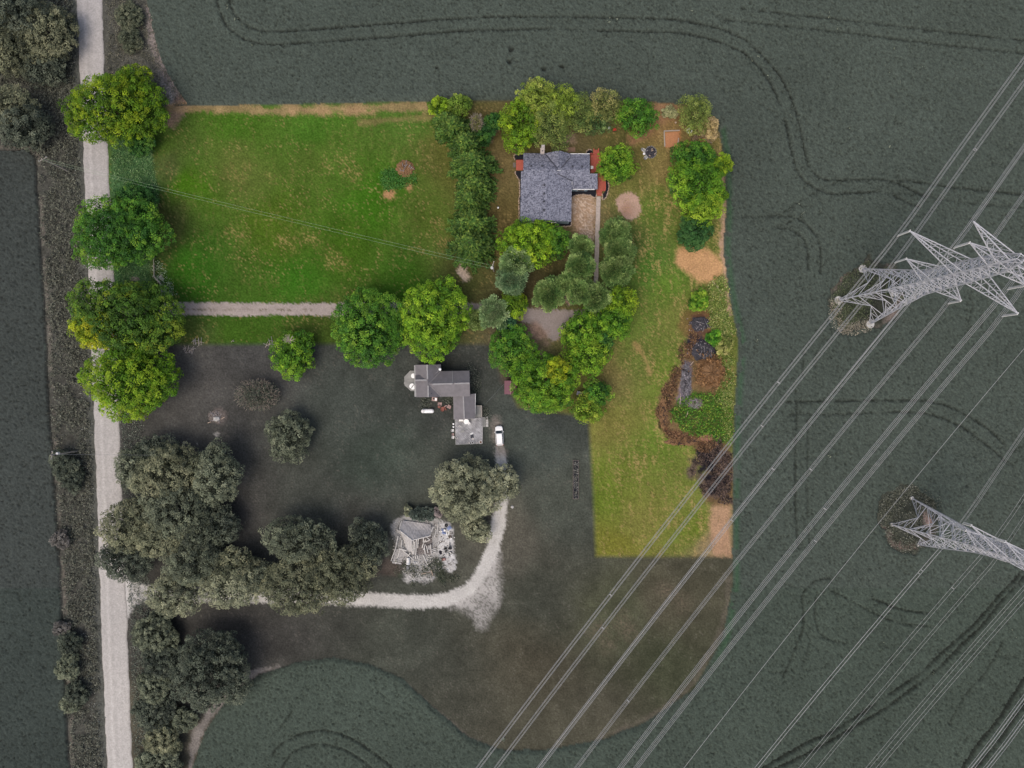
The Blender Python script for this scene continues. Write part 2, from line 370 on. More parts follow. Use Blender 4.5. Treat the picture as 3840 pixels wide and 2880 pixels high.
# rough pile area on the east side: rust coloured earth, ash
PILE = [(2590, 1190), (2660, 1180), (2680, 1250), (2690, 1340), (2705, 1400), (2690, 1480), (2640, 1520), (2700, 1640), (2740, 1700), (2745, 1885), (2640, 1880), (2640, 1720), (2560, 1660), (2480, 1620),
        (2465, 1540), (2480, 1460), (2545, 1380), (2580, 1290)]
paint(sdf(PILE, 4), (116, 92, 68), 12, .9, n_m2, .45, .9)
paint(sdf([(2560, 1490), (2600, 1470), (2680, 1470), (2720, 1500), (2730, 1640), (2660, 1640), (2560, 1600), (2520, 1560)], 4), (70, 88, 42), 14, 1.7, n_m2, .45, .8)
paint(dist_line([(2492, 1500), (2482, 1545), (2475, 1600)]) - 12, (48, 38, 34), 8, 1.0, n_m2, .5)
paint(dist_line([(2478, 1560), (2500, 1620), (2580, 1650), (2650, 1660)]) - 15, (110, 80, 60), 8, 1.2, n_m2, .5)
paint(sdf([(2640, 1690), (2690, 1640), (2738, 1680), (2742, 1885), (2640, 1880), (2620, 1800), (2590, 1790), (2575, 1720)]), (96, 82, 74), 14, 1.9, n_m2, .5, np.clip((n_m2 - .30) * 5, .15, .92)[..., None])
dots([(2655, 1720), (2670, 1750), (2640, 1760), (2625, 1700), (2660, 1790), (2690, 1700), (2700, 1800), (2605, 1725), (2670, 1840)], 15, (36, 34, 38), 9, 2.2, .5)
paint(dist_line([(2625, 1230), (2622, 1215)]) - 30, (54, 48, 56), 10, .9, n_m2, .4)
paint(dist_line([(2590, 1215), (2650, 1205)]) - 48, (118, 86, 60), 14, .8, n_m2, .3, .55)
paint(dist_line([(2610, 1290), (2655, 1320)]) - 34, (46, 44, 56), 8, .8, n_m2, .5)
paint(dist_line([(2575, 1370), (2570, 1440), (2562, 1500)]) - 20, (112, 104, 112), 8, 1.0, n_m2, .5)
# ground around the two houses, ruin pads
paint(sdf([(1640, 1965), (1690, 1975), (1700, 2060), (1715, 2110), (1700, 2140), (1665, 2130), (1640, 2060)], 4), (192, 191, 189), 6, .8, n_m2, .12)
paint(sdf([(1475, 1950), (1640, 1945), (1640, 2080), (1630, 2170), (1560, 2185), (1510, 2150), (1490, 2060)], 4), (162, 160, 157), 10, 1.1, n_m2, .35, .92)
dots([(1600, 2130), (1620, 2100), (1580, 2160), (1540, 2165), (1560, 2110), (1610, 2170), (1530, 2175), (1690, 2120), (1680, 2070)], 16, (178, 176, 172), 8, 1.4, .2, .9)
dots([(1640, 2150), (1655, 2120), (1500, 2150), (1520, 2120), (1590, 2150), (1660, 2170), (1640, 2110)], 13, (62, 68, 56), 9, 1.4, .3, .85)
paint(sdf([(1470, 2090), (1520, 2110), (1480, 2160), (1430, 2150), (1380, 2170), (1370, 2140)], 4), (84, 74, 68), 14, 1.2, n_m2, .3, .7)
dots([(815, 1560)], 30, (112, 104, 100), 12, 1.0, .3, .8)
dots([(690, 1660), (810, 1630), (740, 1662), (640, 1668), (700, 1655)], 7, (160, 156, 150), 4, .8)
dots([(1930, 1400), (1900, 1420)], 26, (84, 74, 68), 16, 1, .2, .7)
# field edge bare soil on the south field
paint(dist_line(smooth_line(dd((410, 1659), (430, 1580), (470, 1520), (540, 1460), (600, 1440)))) - 12, (138, 132, 127), 9, 1.4, n_m2, .25, .7)
paint(dist_line(smooth_line(dd((880, 1480), (940, 1535), (1010, 1590), (1060, 1612)))) - 6, (108, 102, 94), 6, 1.1, n_m2, .25, .6)
paint(dist_line(smooth_line(dd((1300, 1592), (1420, 1540), (1500, 1470), (1560, 1350), (1575, 1250)))) - 7, (96, 90, 80), 8, 1.2, n_m2, .3, .6)
dots([(2250, 2360), (2330, 2330), (2280, 2420), (2350, 2370), (2500, 2220), (2560, 2260)], 34, (104, 94, 80), 30, 1.6, .3, .6, .45)
# driveways
DRV1 = smooth_line([(430, 1158), (560, 1157), (660, 1158), (1000, 1160), (1300, 1160), (1700, 1157), (1850, 1166), (1960, 1180), (2050, 1190), (2140, 1194), (2200, 1192)])
d_dr1 = dist_line(DRV1) - 23
d_pad = sdf([(1950, 1158), (2020, 1160), (2130, 1166), (2240, 1168), (2236, 1212), (2130, 1224), (2095, 1272), (2062, 1275), (2025, 1228), (1945, 1198)], 4)
d_drive1 = np.minimum(d_dr1, d_pad)
DRV2 = smooth_line([(420, 2215), (520, 2222), (700, 2228), (900, 2235), (1200, 2243), (1340, 2247), (1600, 2256), (1700, 2240), (1775, 2190), (1830, 2100), (1862, 2000), (1880, 1900), (1886, 1820), (1880, 1740), (1870, 1680)])
wd2 = np.interp(PY, [1600, 1700, 1800, 2000, 2200], [14, 18, 20, 24, 26])
d_dr2 = dist_line(DRV2, 140) - wd2
d_ap = sdf([(1660, 2262), (1740, 2215), (1830, 2080), (1868, 2080), (1874, 2180), (1862, 2270), (1830, 2345), (1800, 2360), (1745, 2300)], 4)
d_mouth = sdf([(440, 2120), (480, 2170), (560, 2200), (560, 2250), (505, 2275), (470, 2330), (440, 2330)], 4)
d_drive2 = np.minimum(np.minimum(d_dr2, d_mouth), d_ap + 14)
paint(d_drive1, (160, 149, 142), 4, .35, n_m2, .14)
paint(d_pad, (142, 133, 130), 8, .4, n_m2, .12, .8)
rut = np.abs(dist_line(DRV1 + np.array([0, 2])))
paint(rut - 3, (92, 84, 66), 4, .6, n_m2, .5, np.clip((n_mid - .35) * 4, 0, .8)[..., None] * np.clip((1850 - PX) / 100, 0, 1)[..., None])
dots([(2010, 1225), (2040, 1255), (2050, 1290), (2020, 1260), (2000, 1240)], 22, (140, 118, 106), 14, 1.6, .4, .7)
dots([(2000, 1300), (2030, 1320), (1985, 1315)], 16, (146, 120, 108), 9, 1.0, .2, .8)
paint(d_ap, (180, 176, 171), 26, 1.5, n_m2, .3, np.where(wn1 + n_m2 * .5 > .55, .75, .35)[..., None])
paint(d_dr2, (188, 185, 179), 7, .6, n_m2, .14)
paint(d_mouth, (186, 183, 178), 8, .5, n_m2, .12)
paint(dist_line([(1870, 1690), (1864, 1620), (1862, 1570)]) - 22, (140, 132, 124), 12, 1.6, n_m2, .5, .75)
mid2 = dist_line(DRV2); paint(mid2 - 3, (112, 106, 98), 4, .8, n_m2, .4, np.clip((n_mid - .4) * 4, 0, .6)[..., None] * np.clip((2080 - PY) / 80, 0, 1)[..., None])
# pylon islands
Cc = np.where((cls == ISLE)[..., None], cc((74, 77, 69)) * (.5 + .9 * n_mid[..., None]) * (.8 + .4 * n_fine[..., None]), Cc)
paint(np.maximum(np.abs(d_i1 + 16) - 13, np.minimum(PY - 1090, 3290 - PX)), (118, 106, 100), 10, 1.4, n_m2, .35, np.clip((n_mid - .3) * 4, 0, .9)[..., None])
paint(np.maximum(np.abs(d_i2 + 14) - 13, 1970 - PY), (116, 102, 96), 10, 1.4, n_m2, .35, np.clip((n_mid - .3) * 4, 0, .9)[..., None])
dots([(3480, 1955), (3470, 1935)], 16, (150, 132, 124), 10, .9)
dots([(3290, 1180), (3300, 1150)], 30, (58, 60, 52), 18, .9)

# ---------------------------------------------------------------- wheel tracks in the crop
TR = []
A = lambda *p: [(500 + x * .9946, y * .9946) for x, y in p]
B = lambda *p: zz(2700, 0, .5154, *p)
Cz = lambda *p: zz(2900, 700, .425, *p)
Dz = lambda *p: zz(2900, 1500, .425, *p)
Ez = lambda *p: zz(2840, 2130, .452, *p)
Fz = lambda *p: zz(700, 2200, 1.0236, *p)
TR.append((A((318, -60), (318, 0), (330, 50), (360, 105), (420, 150), (480, 167), (560, 170), (750, 158), (1000, 140), (1140, 128), (1300, 118), (1550, 113), (1700, 118), (1910, 122), (2060, 127), (2150, 145)) +
           B((60, 340), (180, 400), (280, 495), (350, 590), (410, 710), (465, 860), (500, 1030), (540, 1200), (600, 1310), (700, 1380), (800, 1410), (900, 1412), (1100, 1400), (1230, 1415), (1330, 1465), (1430, 1510)), 5, 1))
TR.append((A((365, -60), (365, 0), (375, 40), (410, 85), (460, 113), (520, 122), (600, 120), (830, 103), (1000, 90), (1200, 75), (1400, 67), (1600, 68), (1900, 72), (2050, 78), (2150, 98)) +
           B((0, 218), (100, 255), (200, 315), (300, 405), (410, 530), (470, 630), (540, 790), (580, 950), (610, 1090), (640, 1210), (700, 1285), (790, 1315), (900, 1315), (1060, 1308), (1200, 1315), (1300, 1345), (1400, 1395), (1500, 1440)), 5, 1))
TR.append((B((150, 68), (600, 120), (1000, 165), (1500, 225), (2212, 302), (2700, 360)), 5, .9)); TR.append((B((0, 148), (300, 180), (600, 212), (1000, 255), (1500, 320), (2212, 397), (2700, 450)), 5, .8))
TR.append((B((1220, 1320), (1430, 1328), (1650, 1362), (2000, 1400), (2212, 1420), (2700, 1470)), 5, .9)); TR.append((B((1250, 1412), (1420, 1415), (1700, 1470), (2180, 1515), (2700, 1570)), 4, .6))
TR.append((B((830, 1335), (720, 1385), (560, 1480), (400, 1570), (160, 1580)), 4, .7)); TR.append((B((400, 1575), (540, 1590), (430, 1650)), 4, .7)); TR.append((B((670, 1500), (540, 1590)), 3, .4))
TR.append((Cz((0, 372), (100, 372), (180, 400), (250, 450), (290, 530), (300, 620), (300, 740)), 5, .8)); TR.append((Cz((205, 280), (290, 340), (360, 420), (405, 520), (412, 640), (405, 760)), 5, .8))
TR.append((Cz((1730, 980), (1735, 1100), (1690, 1300)), 4, .6)); TR.append((Cz((1830, 960), (1835, 1120), (1820, 1250)), 4, .6)); TR.append((Cz((430, 1360), (380, 1460), (360, 1659)), 4, .7)); TR.append((Cz((265, 1470), (250, 1659)), 4, .7))
TR.append((Dz((190, -80), (200, 100), (190, 300), (185, 600), (190, 1000), (215, 1310)), 5, .8)); TR.append((Dz((300, 100), (300, 300), (290, 700), (300, 1100), (320, 1300)), 4, .6))
TR.append((Dz((130, 15), (800, 5), (1280, 5), (1450, 30), (1620, 90), (1740, 160), (1850, 230), (1960, 320), (2040, 410)), 5, .9)); TR.append((Dz((140, 125), (500, 125), (800, 115), (1000, 105), (1290, 115), (1450, 150), (1560, 190), (1680, 250), (1850, 380), (2010, 510), (2130, 600)), 5, .8))
TR.append((Dz((2300, 370), (2170, 410), (2100, 470)), 5, .8)); TR.append((Dz((1940, 600), (1780, 690), (1640, 800)), 4, .5))
TR.append((Ez((600, 80), (500, 95), (420, 150), (370, 220), (372, 330), (375, 480), (340, 580), (250, 800), (210, 900)), 5, .8)); TR.append((Ez((950, 250), (1100, 310), (1200, 340), (1320, 360), (1420, 370)), 5, .9))
TR.append((Ez((600, 185), (700, 225), (900, 340), (1050, 410), (1200, 455), (1400, 475)), 5, .8)); TR.append((Ez((490, 200), (470, 300), (475, 440), (520, 540), (600, 590), (720, 620)), 5, .7)); TR.append((Ez((400, 530), (430, 600), (390, 740), (340, 880)), 4, .6))
TR.append((Ez((-100, 1720), (60, 1640), (250, 1530), (450, 1420), (600, 1360), (760, 1260), (830, 1220), (1000, 1100), (1150, 1000), (1350, 860), (1500, 720), (1650, 590), (1850, 400), (2000, 220), (2120, 100), (2190, 10), (2400, -250)), 9, 1))
TR.append((Ez((0, 1740), (150, 1659), (350, 1560), (560, 1450), (800, 1310), (1000, 1190), (1150, 1090), (1400, 900), (1550, 770), (1700, 620), (1850, 480), (2000, 290), (2130, 150), (2212, 60), (2400, -170)), 9, 1))
TR.append((Ez((2400, 600), (2212, 900), (2100, 1080), (2000, 1240), (1850, 1420), (1700, 1640), (1600, 1800)), 13, 1)); TR.append((Ez((2500, 700), (2300, 1000), (2150, 1200), (2060, 1340), (1950, 1480), (1780, 1680), (1700, 1800)), 13, .9))
TR.append((Ez((2030, 590), (1980, 700), (1850, 900), (1760, 990), (1640, 1180), (1580, 1290)), 5, .7)); TR.append((Ez((1740, 1380), (1640, 1540)), 4, .6)); TR.append((Ez((1000, 640), (1500, 680), (2000, 720), (2300, 745)), 4, .4))
TR.append((Fz((300, 660), (330, 590), (400, 545), (470, 525), (530, 527), (600, 550), (680, 600), (750, 655), (800, 700)), 6, .9)); TR.append((Fz((340, 680), (390, 605), (450, 580), (520, 575), (590, 600), (640, 630), (690, 670)), 6, .8)); TR.append((Fz((335, 525), (390, 455)), 5, .6))
track = np.zeros((NY, NX))
for pts, w, a in TR:
    d = dist_line(smooth_line(pts, 5), 40) - w * .55 + (wn2 - .5) * 5 + (n_fine - .5) * 4
    track = np.maximum(track, sm(d, 3) * a * np.clip((n_mid - .18) * 5, .25, 1))
dots_gap = np.clip((wn1 - .86) * 8, 0, 1)          # gaps between the plants
holes = np.zeros((NY, NX))
for x, y, r in ((1640, 258, 3), (1915, 188, 2), (1910, 235, 4), (2040, 265, 5), (2110, 255, 2)):
    holes = np.maximum(holes, np.clip(1 - (np.hypot(PX - x, PY - y) + wob * 1.3 - r) / 5, 0, 1))
crop = cls == CROP
leafn = wn3; leaf2 = fbm(90, 2, 23) * .3 + wn2 * .7
tone = (.66 + .42 * leafn + .36 * leaf2) * (.90 + .2 * n_big)
wfield = (d_west < 0)[..., None]
base = np.where(wfield, cc((64, 69, 66)), cc((73, 81, 74)))
base = np.where(PY[..., None] > 2200, np.where(wfield, cc((60, 67, 63)), cc((70, 79, 71))), base)
soil = cc((34, 35, 33))
cropc = base * tone[..., None]
cropc = cropc * (1 - .5 * dots_gap[..., None]) + soil * .5 * dots_gap[..., None]
gap = np.maximum(track, holes)[..., None]
cropc = cropc * (1 - .8 * gap) + soil * (.7 + .5 * n_m2[..., None]) * .8 * gap
# green unmown fringe next to the lot
fr = np.clip(1 - np.abs(np.minimum(d_lot, d_yard) - 14) / 16, 0, 1) * np.clip((PX - 2640) / 60, 0, 1) * (n_mid > .38) * np.clip((2600 - PY) / 200, 0, 1)
cropc = cropc * (1 - .5 * fr[..., None]) + cc((52, 90, 58)) * .5 * fr[..., None]
Cc = np.where(crop[..., None], cropc, Cc)
# ---------------------------------------------------------------- heights
Z = np.zeros((NY, NX))
Z += (n_fine - .5) * .05
edge_in = np.clip(np.minimum(np.minimum(np.where(d_lot > 0, d_lot, 0), np.where(d_yard > 0, d_yard, 0)), np.minimum(np.abs(d_i1), np.abs(d_i2))) / 14, 0, 1)
ch = (.46 + .18 * leafn + .14 * leaf2) * (1 - .55 * dots_gap) * (1 - .92 * np.maximum(track, holes))
Z = np.where(crop, .04 + ch * (.25 + .75 * edge_in), Z)
Z = np.where(vg, Z - .25 * np.clip(1 - np.abs(d_road - 45) / 35, 0, 1) + (n_mid - .5) * .2, Z)       # ditch
rim = np.clip(1 - d_road / 14, 0, 1)
Z = np.where(~crop, Z * (1 - .8 * rim) + .02 * rim, Z)
Z = np.where(d_road < 4, -.06, Z)
X3 = (PX - 1920) / PXM; Y3 = (1440 - PY) / PXM
jx = (rng.random((NY, NX)) - .5) * .16; jy = (rng.random((NY, NX)) - .5) * .16
VV = np.stack([X3 + np.where(crop, jx, 0), Y3 + np.where(crop, jy, 0), Z], -1)
CA = np.clip(Cc / K, .002, .85)
qc = cls[:-1, :-1]
I = np.arange(NX * NY).reshape(NY, NX)
QUADS = np.stack([I[:-1, :-1], I[1:, :-1], I[1:, 1:], I[:-1, 1:]], -1)
def ground_piece(name, mask, m, kind='structure', label=None):
    q = QUADS[mask]; used, inv = np.unique(q, return_inverse=True)
    o = npmesh(name, VV.reshape(-1, 3)[used], inv.reshape(q.shape), m, None, CA.reshape(-1, 3)[used], smooth=(kind == 'structure'))
    return tag(o, label, None, None, kind)
M_turf = attr_mat('turf', 2.6, .74, 1.26, .95, .0, scale2=.8, lo2=.9, hi2=1.1)
M_crop = attr_mat('crop_leaves', 3.2, .8, 1.2, .8, .0)
M_soil = attr_mat('rough_soil', 2.6, .66, 1.34, .95, .2, scale2=1.0)
M_grav = attr_mat('gravel', 2.8, .86, 1.14, .95, .1, scale2=.8, lo2=.94, hi2=1.06)
gm = lambda a: a[:-1, :-1]
hole_road = gm(d_road) < -8
dr1, dr2 = gm((d_drive1 + wob * .3 < 0) & (cls == LAWN)), gm((d_drive2 + wob * .3 < 0) & ((cls == YGR) | (cls == VERGE)))
snd = gm(d_sand + wob * .35 < 0)
ok = ~hole_road
tag(ground_piece('crop_field', (qc == CROP) & ok, M_crop, 'stuff'), 'low leafy grey green crop filling the fields round the farmyard', None)
ground_piece('lawn', (qc == LAWN) & ok & ~dr1 & ~snd, M_turf)
ground_piece('farmyard_grass', (qc == YGR) & ok & ~dr2, M_turf)
ground_piece('road_verge', (qc == VERGE) & ok & ~dr2, M_soil)
ground_piece('pylon_clearing', (qc == ISLE) & ok, M_soil)
ground_piece('gravel_driveway', dr1 & ok, M_grav)
ground_piece('farmyard_driveway', dr2 & ok, M_grav)
ground_piece('sand_patch', snd & ok, M_grav)
# ---------------------------------------------------------------- road: crowned gravel strip with wheel lines running along it
def build_road():
    ys = np.arange(-1500, 4400, 8.0)
    l = np.interp(ys, [p[1] for p in RL], [p[0] for p in RL]); r = np.interp(ys, [p[1] for p in RR], [p[0] for p in RR])
    l = np.where(ys < -300, 276 + (ys + 300) * .035, np.where(ys > 3200, 412 + (ys - 3200) * .04, l)); r = np.where(ys < -300, 374 + (ys + 300) * .035, np.where(ys > 3200, 507 + (ys - 3200) * .04, r))
    rr = np.random.default_rng(3); n = len(ys); M = 21
    def walk(a): 
        w = np.cumsum(rr.normal(0, 1, n)); w -= np.linspace(w[0], w[-1], n); return a * np.convolve(rr.normal(0, 1, n), np.ones(5) / 5, 'same')
    l = l + walk(3.0); r = r + walk(3.0)
    u = np.linspace(0, 1, M)
    X = l[:, None] + (r - l)[:, None] * u; Yp = np.repeat(ys[:, None], M, 1)
    z = .03 + .10 * (1 - (2 * u - 1) ** 2)
    Zr = np.repeat(z[None], n, 0); Zr[:, 0] = Zr[:, -1] = -.08
    V = np.stack([(X - 1920) / PXM, (1440 - Yp) / PXM, Zr], -1).reshape(-1, 3)
    prof = 1 + .03 * np.sin(u * 23 + .5) + .10 * np.exp(-((u - .30) / .05) ** 2) - .05 * np.exp(-((u - .42) / .05) ** 2) + .05 * np.exp(-((u - .75) / .06) ** 2)
    along = np.clip((ys + 300) / 3500, 0, 1)
    c0 = lin((172, 168, 165))[None, None] * (1 - along[:, None, None]) + lin((182, 178, 172))[None, None] * along[:, None, None]
    slow = np.interp(np.arange(n), np.arange(0, n + 30, 30), rr.random(len(np.arange(0, n + 30, 30))))
    c = c0 * prof[None, :, None] * (.94 + .1 * slow[:, None, None]) * (.95 + .1 * rr.random((n, M, 1)))
    edge_ = np.minimum(u, 1 - u)[None, :, None]
    c = c * np.clip(.55 + edge_ * 9, 0, 1)
    Iq = np.arange(n * M).reshape(n, M); F = np.stack([Iq[:-1, :-1], Iq[1:, :-1], Iq[1:, 1:], Iq[:-1, 1:]], -1).reshape(-1, 4)
    return tag(npmesh('gravel_road', V, F, M_grav, None, np.clip(c.reshape(-1, 3) / K, 0, .8), smooth=True), kind='structure')
build_road()
# wide ground sheet out to the horizon
def far_ground():
    m, nt, b = nmat('far_fields'); N, L = nt.nodes, nt.links
    tc = N.new('ShaderNodeTexCoord'); nz = N.new('ShaderNodeTexNoise'); nz.inputs['Scale'].default_value = 1.8; nz.inputs['Detail'].default_value = 5
    L.new(tc.outputs['Object'], nz.inputs['Vector'])
    rp = N.new('ShaderNodeValToRGB'); a = alb((76, 85, 79)); rp.color_ramp.elements[0].color = (*(a * .4), 1); rp.color_ramp.elements[1].color = (*(a * 1.5), 1)
    L.new(nz.outputs[0], rp.inputs[0]); L.new(rp.outputs[0], b.inputs['Base Color']); b.inputs['Roughness'].default_value = .95
    s = 4000
    return tag(MB().add([(-s, -s, -.45), (s, -s, -.45), (s, s, -.45), (-s, s, -.45)], [(0, 1, 2, 3)]).build('ground', m), kind='structure')
far_ground()
# ---------------------------------------------------------------- foliage
M_leaf = attr_mat('leaves', leaf=True, rough=.6)
M_bark = mat('bark', (92, 82, 70), .9, .35, 6, bump=.5, stretch=(1, 1, .3))
M_barkg = mat('grey_bark', (104, 100, 94), .9, .35, 6, bump=.5, stretch=(1, 1, .3))
M_dead = mat('dead_wood', (168, 156, 144), .9, .25, 5)
def unit(v): return v / (np.linalg.norm(v, axis=-1, keepdims=True) + 1e-9)
class Leaves:
    def __init__(s): s.V = []; s.C = []
    def add(s, P, Nn, size, wid, col, r):
        """rhombic leaves at P facing Nn, length size, width wid"""
        n = len(P); t = unit(np.cross(Nn, unit(r.normal(size=(n, 3))))); b = np.cross(unit(Nn), t)
        L = np.broadcast_to(size, (n,))[:, None] / 2; W = np.broadcast_to(wid, (n,))[:, None] / 2
        q = np.stack([P - t * L, P + b * W - t * L * .1, P + t * L, P - b * W - t * L * .1], 1)
        s.V.append(q.reshape(-1, 3)); s.C.append(np.repeat(np.clip(col, .002, .9), 4, 0)); return s
    def needles(s, P, Dr, size, wid, col, r):
        """long thin sprays at P along Dr"""
        n = len(P); Dn = unit(Dr); b = unit(np.cross(Dn, unit(r.normal(size=(n, 3)) * .6 + np.array([0, 0, 1.0]))))
        L = np.broadcast_to(size, (n,))[:, None]; W = np.broadcast_to(wid, (n,))[:, None] / 2
        q = np.stack([P, P + Dn * L * .5 + b * W, P + Dn * L, P + Dn * L * .5 - b * W], 1)
        s.V.append(q.reshape(-1, 3)); s.C.append(np.repeat(np.clip(col, .002, .9), 4, 0)); return s
    def build(s, name, parent=None, m=None):
        V = np.concatenate(s.V); F = np.arange(len(V)).reshape(-1, 4)
        return npmesh(name, V, F, m or M_leaf, parent, np.concatenate(s.C))
FK = 1.48                      # leaves shade one another: their own colour is brighter than the crown looks
def pal_pick(pal, u):
    """mix along a palette with u in 0..1"""
    P = np.array([lin(c) for c in pal]) / K * FK; x = np.clip(u, 0, .999) * (len(P) - 1); i = x.astype(int); f = (x - i)[:, None]
    return P[i] * (1 - f) + P[np.minimum(i + 1, len(P) - 1)] * f
def fib(n, r, zmin=-.5):
    k = (np.arange(n) + r.random()) / n; z = 1 - (1 - zmin) * k; ph = np.arange(n) * 2.39996 + r.random() * 6.28
    q = np.sqrt(np.maximum(0, 1 - z * z)); return np.stack([q * np.cos(ph), q * np.sin(ph), z], 1)
def lobe_leaves(lv, c, rad, pal, r, clump=.95, leaf=.34, per=46, ubias=0.0, dens=1.0, others=()):
    rad = np.asarray(rad, float); area = 2 * math.pi * rad[0] * rad[1]
    n = max(6, int(dens * 1.75 * area / (math.pi * clump ** 2)))
    d = unit(fib(n, r) + r.normal(size=(n, 3)) * .12)
    f = .80 + .24 * r.random(n) + .10 * np.sin(d[:, 0] * 5 + r.random() * 6) * np.sin(d[:, 1] * 5 + r.random() * 6)
    cc_ = c + d * rad * f[:, None]
    keep = np.ones(n, bool)
    for oc, orad in others: keep &= (((cc_ - oc) / (np.asarray(orad) * .72)) ** 2).sum(1) > 1
    cc_, d = cc_[keep], d[keep]; n = len(cc_)
    if n == 0: return
    cr = clump * (.65 + .7 * r.random(n)); gy_ = abs(pl_[1][0] - pl_[1][2]) < 24 if (pl_ := pal) else False; tone = (.76 + .40 * r.random(n)) if gy_ else (.62 + .62 * r.random(n)); hue = np.clip(r.normal(.5 + ubias, .22, n), 0, 1)
    m = per; idx = np.repeat(np.arange(n), m)
    dl = unit(r.normal(size=(n * m, 3)) + d[idx] * .7 + np.array([0, 0, .55]))
    P = cc_[idx] + dl * (cr[idx] * (.45 + .55 * r.random(n * m) ** .5))[:, None] * np.array([1, 1, .75])
    Nn = unit(dl * .6 + np.array([0, 0, .8]) + r.normal(size=(n * m, 3)) * .45)
    col = pal_pick(pal, hue[idx] + r.normal(0, .10, n * m)) * (tone[idx] * (.78 + .44 * r.random(n * m)))[:, None]
    sz = leaf * (.7 + .6 * r.random(n * m)); lv.add(P, Nn, sz, sz * .62, col, r)
    # inner leaves
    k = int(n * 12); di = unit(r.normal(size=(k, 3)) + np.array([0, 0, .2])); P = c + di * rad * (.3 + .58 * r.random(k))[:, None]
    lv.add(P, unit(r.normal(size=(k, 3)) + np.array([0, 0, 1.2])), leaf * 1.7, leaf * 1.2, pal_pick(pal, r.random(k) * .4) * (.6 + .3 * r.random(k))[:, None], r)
def trunk(base, top, r0, r1, limbs, m, parent, r):
    b = MB(); pts = [Vector(base) * (1 - t) + Vector(top) * t + Vector((math.sin(t * 5) * .15, math.cos(t * 4) * .12 - .12, 0)) for t in (0, .35, .7, 1)]
    b.tube(pts, [r0 * 1.25, r0, (r0 + r1) / 2, r1], 8)
    for e in limbs:
        s_ = Vector(base).lerp(Vector(top), .45 + .4 * r.random()); e = Vector(e); mid = s_.lerp(e, .5) + Vector((0, 0, .25))
        b.tube([s_, mid, e], [r1 * .9, r1 * .6, r1 * .25], 6, False)
    return b.build('trunk', m, parent)
PAL = dict(lime=[(54, 88, 20), (104, 138, 28), (146, 168, 38)], bright=[(44, 86, 22), (88, 132, 30), (132, 162, 44)], green=[(38, 78, 26), (74, 122, 34), (118, 150, 46)],
           deep=[(26, 62, 28), (50, 94, 38), (92, 128, 48)], yellow=[(84, 112, 20), (140, 156, 28), (182, 182, 40)], olive=[(70, 92, 44), (112, 128, 62), (146, 152, 80)],
           tan=[(80, 92, 46), (124, 130, 70), (158, 150, 92)], pine=[(76, 108, 66), (126, 154, 98), (178, 194, 136)], spruce=[(34, 62, 28), (70, 104, 44), (130, 146, 58)],
           grey=[(56, 62, 51), (98, 105, 85), (132, 137, 112)], greyl=[(78, 82, 66), (126, 130, 104), (165, 166, 135)], greyd=[(45, 52, 44), (77, 85, 71), (111, 117, 99)],
           greyo=[(63, 67, 51), (107, 111, 86), (140, 140, 110)])
TREES = []
